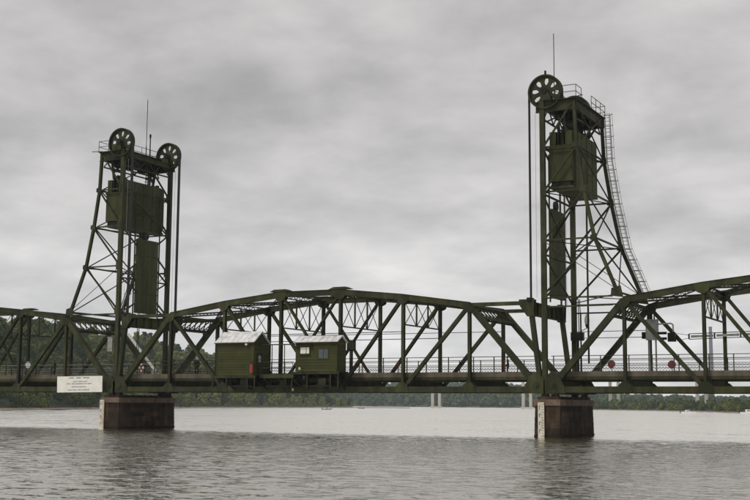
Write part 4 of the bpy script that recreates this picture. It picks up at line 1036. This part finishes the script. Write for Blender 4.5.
def boat(name, label, u, d, ln, hull, kind):
    c = at_dist(u, d); t_ = thing(name, label, 'boat', (c.x, c.y, 0)); ax = (at_dist(u+1, d)-at_dist(u-1, d)).normalized(); yv = Vector((-ax.y, ax.x, 0))
    secs = [(-.5, .32, .45, .0), (-.2, .38, .5, -.08), (.15, .36, .55, -.08), (.38, .2, .65, -.02), (.5, .02, .75, .15)]; vs, fs = [], []
    for (s, w, zt, zb) in secs:
        b_ = c+ax*s*ln
        for (yy, z) in ((-w, zt), (-w*.7, zb), (w*.7, zb), (w, zt)): vs.append(b_+yv*yy*ln*.36+Vector((0, 0, z*ln*.16)))
    for j in range(4):
        for k in range(3): fs.append((4*j+k, 4*j+k+1, 4*j+5+k, 4*j+4+k))
    fs.append((0, 1, 2, 3)); obj('hull', MB().add(vs, fs), hull, t_)
    zt = .5*ln*.16
    if kind == 'fishing':
        obj('bench', MB().beam(c-yv*.6+Vector((0, 0, zt*.8)), c+yv*.6+Vector((0, 0, zt*.8)), .3, .06), 'dark', t_)
        obj('outboard', MB().beam(c-ax*ln*.52+Vector((0, 0, -.1)), c-ax*ln*.52+Vector((0, 0, .75)), .25, .3, ax), 'dark', t_)
    else:
        obj('cabin', MB().prism([c+ax*ln*a+yv*ln*-.1+Vector((0, 0, zt+z)) for a, z in ((-.2, 0), (.18, 0), (.05, ln*.13), (-.2, ln*.14))], yv*ln*.2), hull, t_)
        obj('windshield', MB().prism([c+ax*ln*a+yv*ln*-.102+Vector((0, 0, zt+z)) for a, z in ((-.12, .05*ln), (.1, .05*ln), (.04, .1*ln), (-.12, .1*ln))], yv*ln*.204), 'glass', t_)
        obj('outboard', MB().beam(c-ax*ln*.52+Vector((0, 0, -.1)), c-ax*ln*.52+Vector((0, 0, .8)), .3, .4, ax), 'dark', t_)
    return c, ax
d1 = 2.5*FPX/(409.6-hor_v(327))
c, ax = boat('fishing_boat', 'small grey fishing boat drifting under the lift span', 327, d1, 4.2, 'hullgrey', 'fishing')
person('person standing in the small grey fishing boat', (c.x, c.y, -.15), R(90), 1.5)
boat('fishing_boat', 'tiny dark boat farther off, right of the grey fishing boat', 361.5, 690, 3.6, 'cloth_dark', 'fishing')
boat('motor_boat', 'white motor boat speeding off the right bank', 688, 470, 5.5, 'hullwhite', 'cabin')
boat('motor_boat', 'white cabin boat moored at the right edge of the view', 749, 480, 7, 'hullwhite', 'cabin')

# ------------------------------------------------------------------ haze
hz = bpy.data.materials.new('pale_air'); hz.use_nodes = True; t = hz.node_tree; t.nodes.clear()
vo = N('ShaderNodeOutputMaterial', t); pv = N('ShaderNodeVolumePrincipled', t); pv.inputs['Color'].default_value = (0.78, 0.91, 1.0, 1); pv.inputs['Density'].default_value = 0.0001; pv.inputs['Anisotropy'].default_value = 0.2
t.links.new(pv.outputs[0], vo.inputs['Volume'])
M['haze'] = hz
tag(obj('haze', MB().box((-BIG-50, -BIG-50, -5), (BIG+50, BIG+50, 290)), 'haze'), 'thin bluish haze over the river', None, kind='stuff')
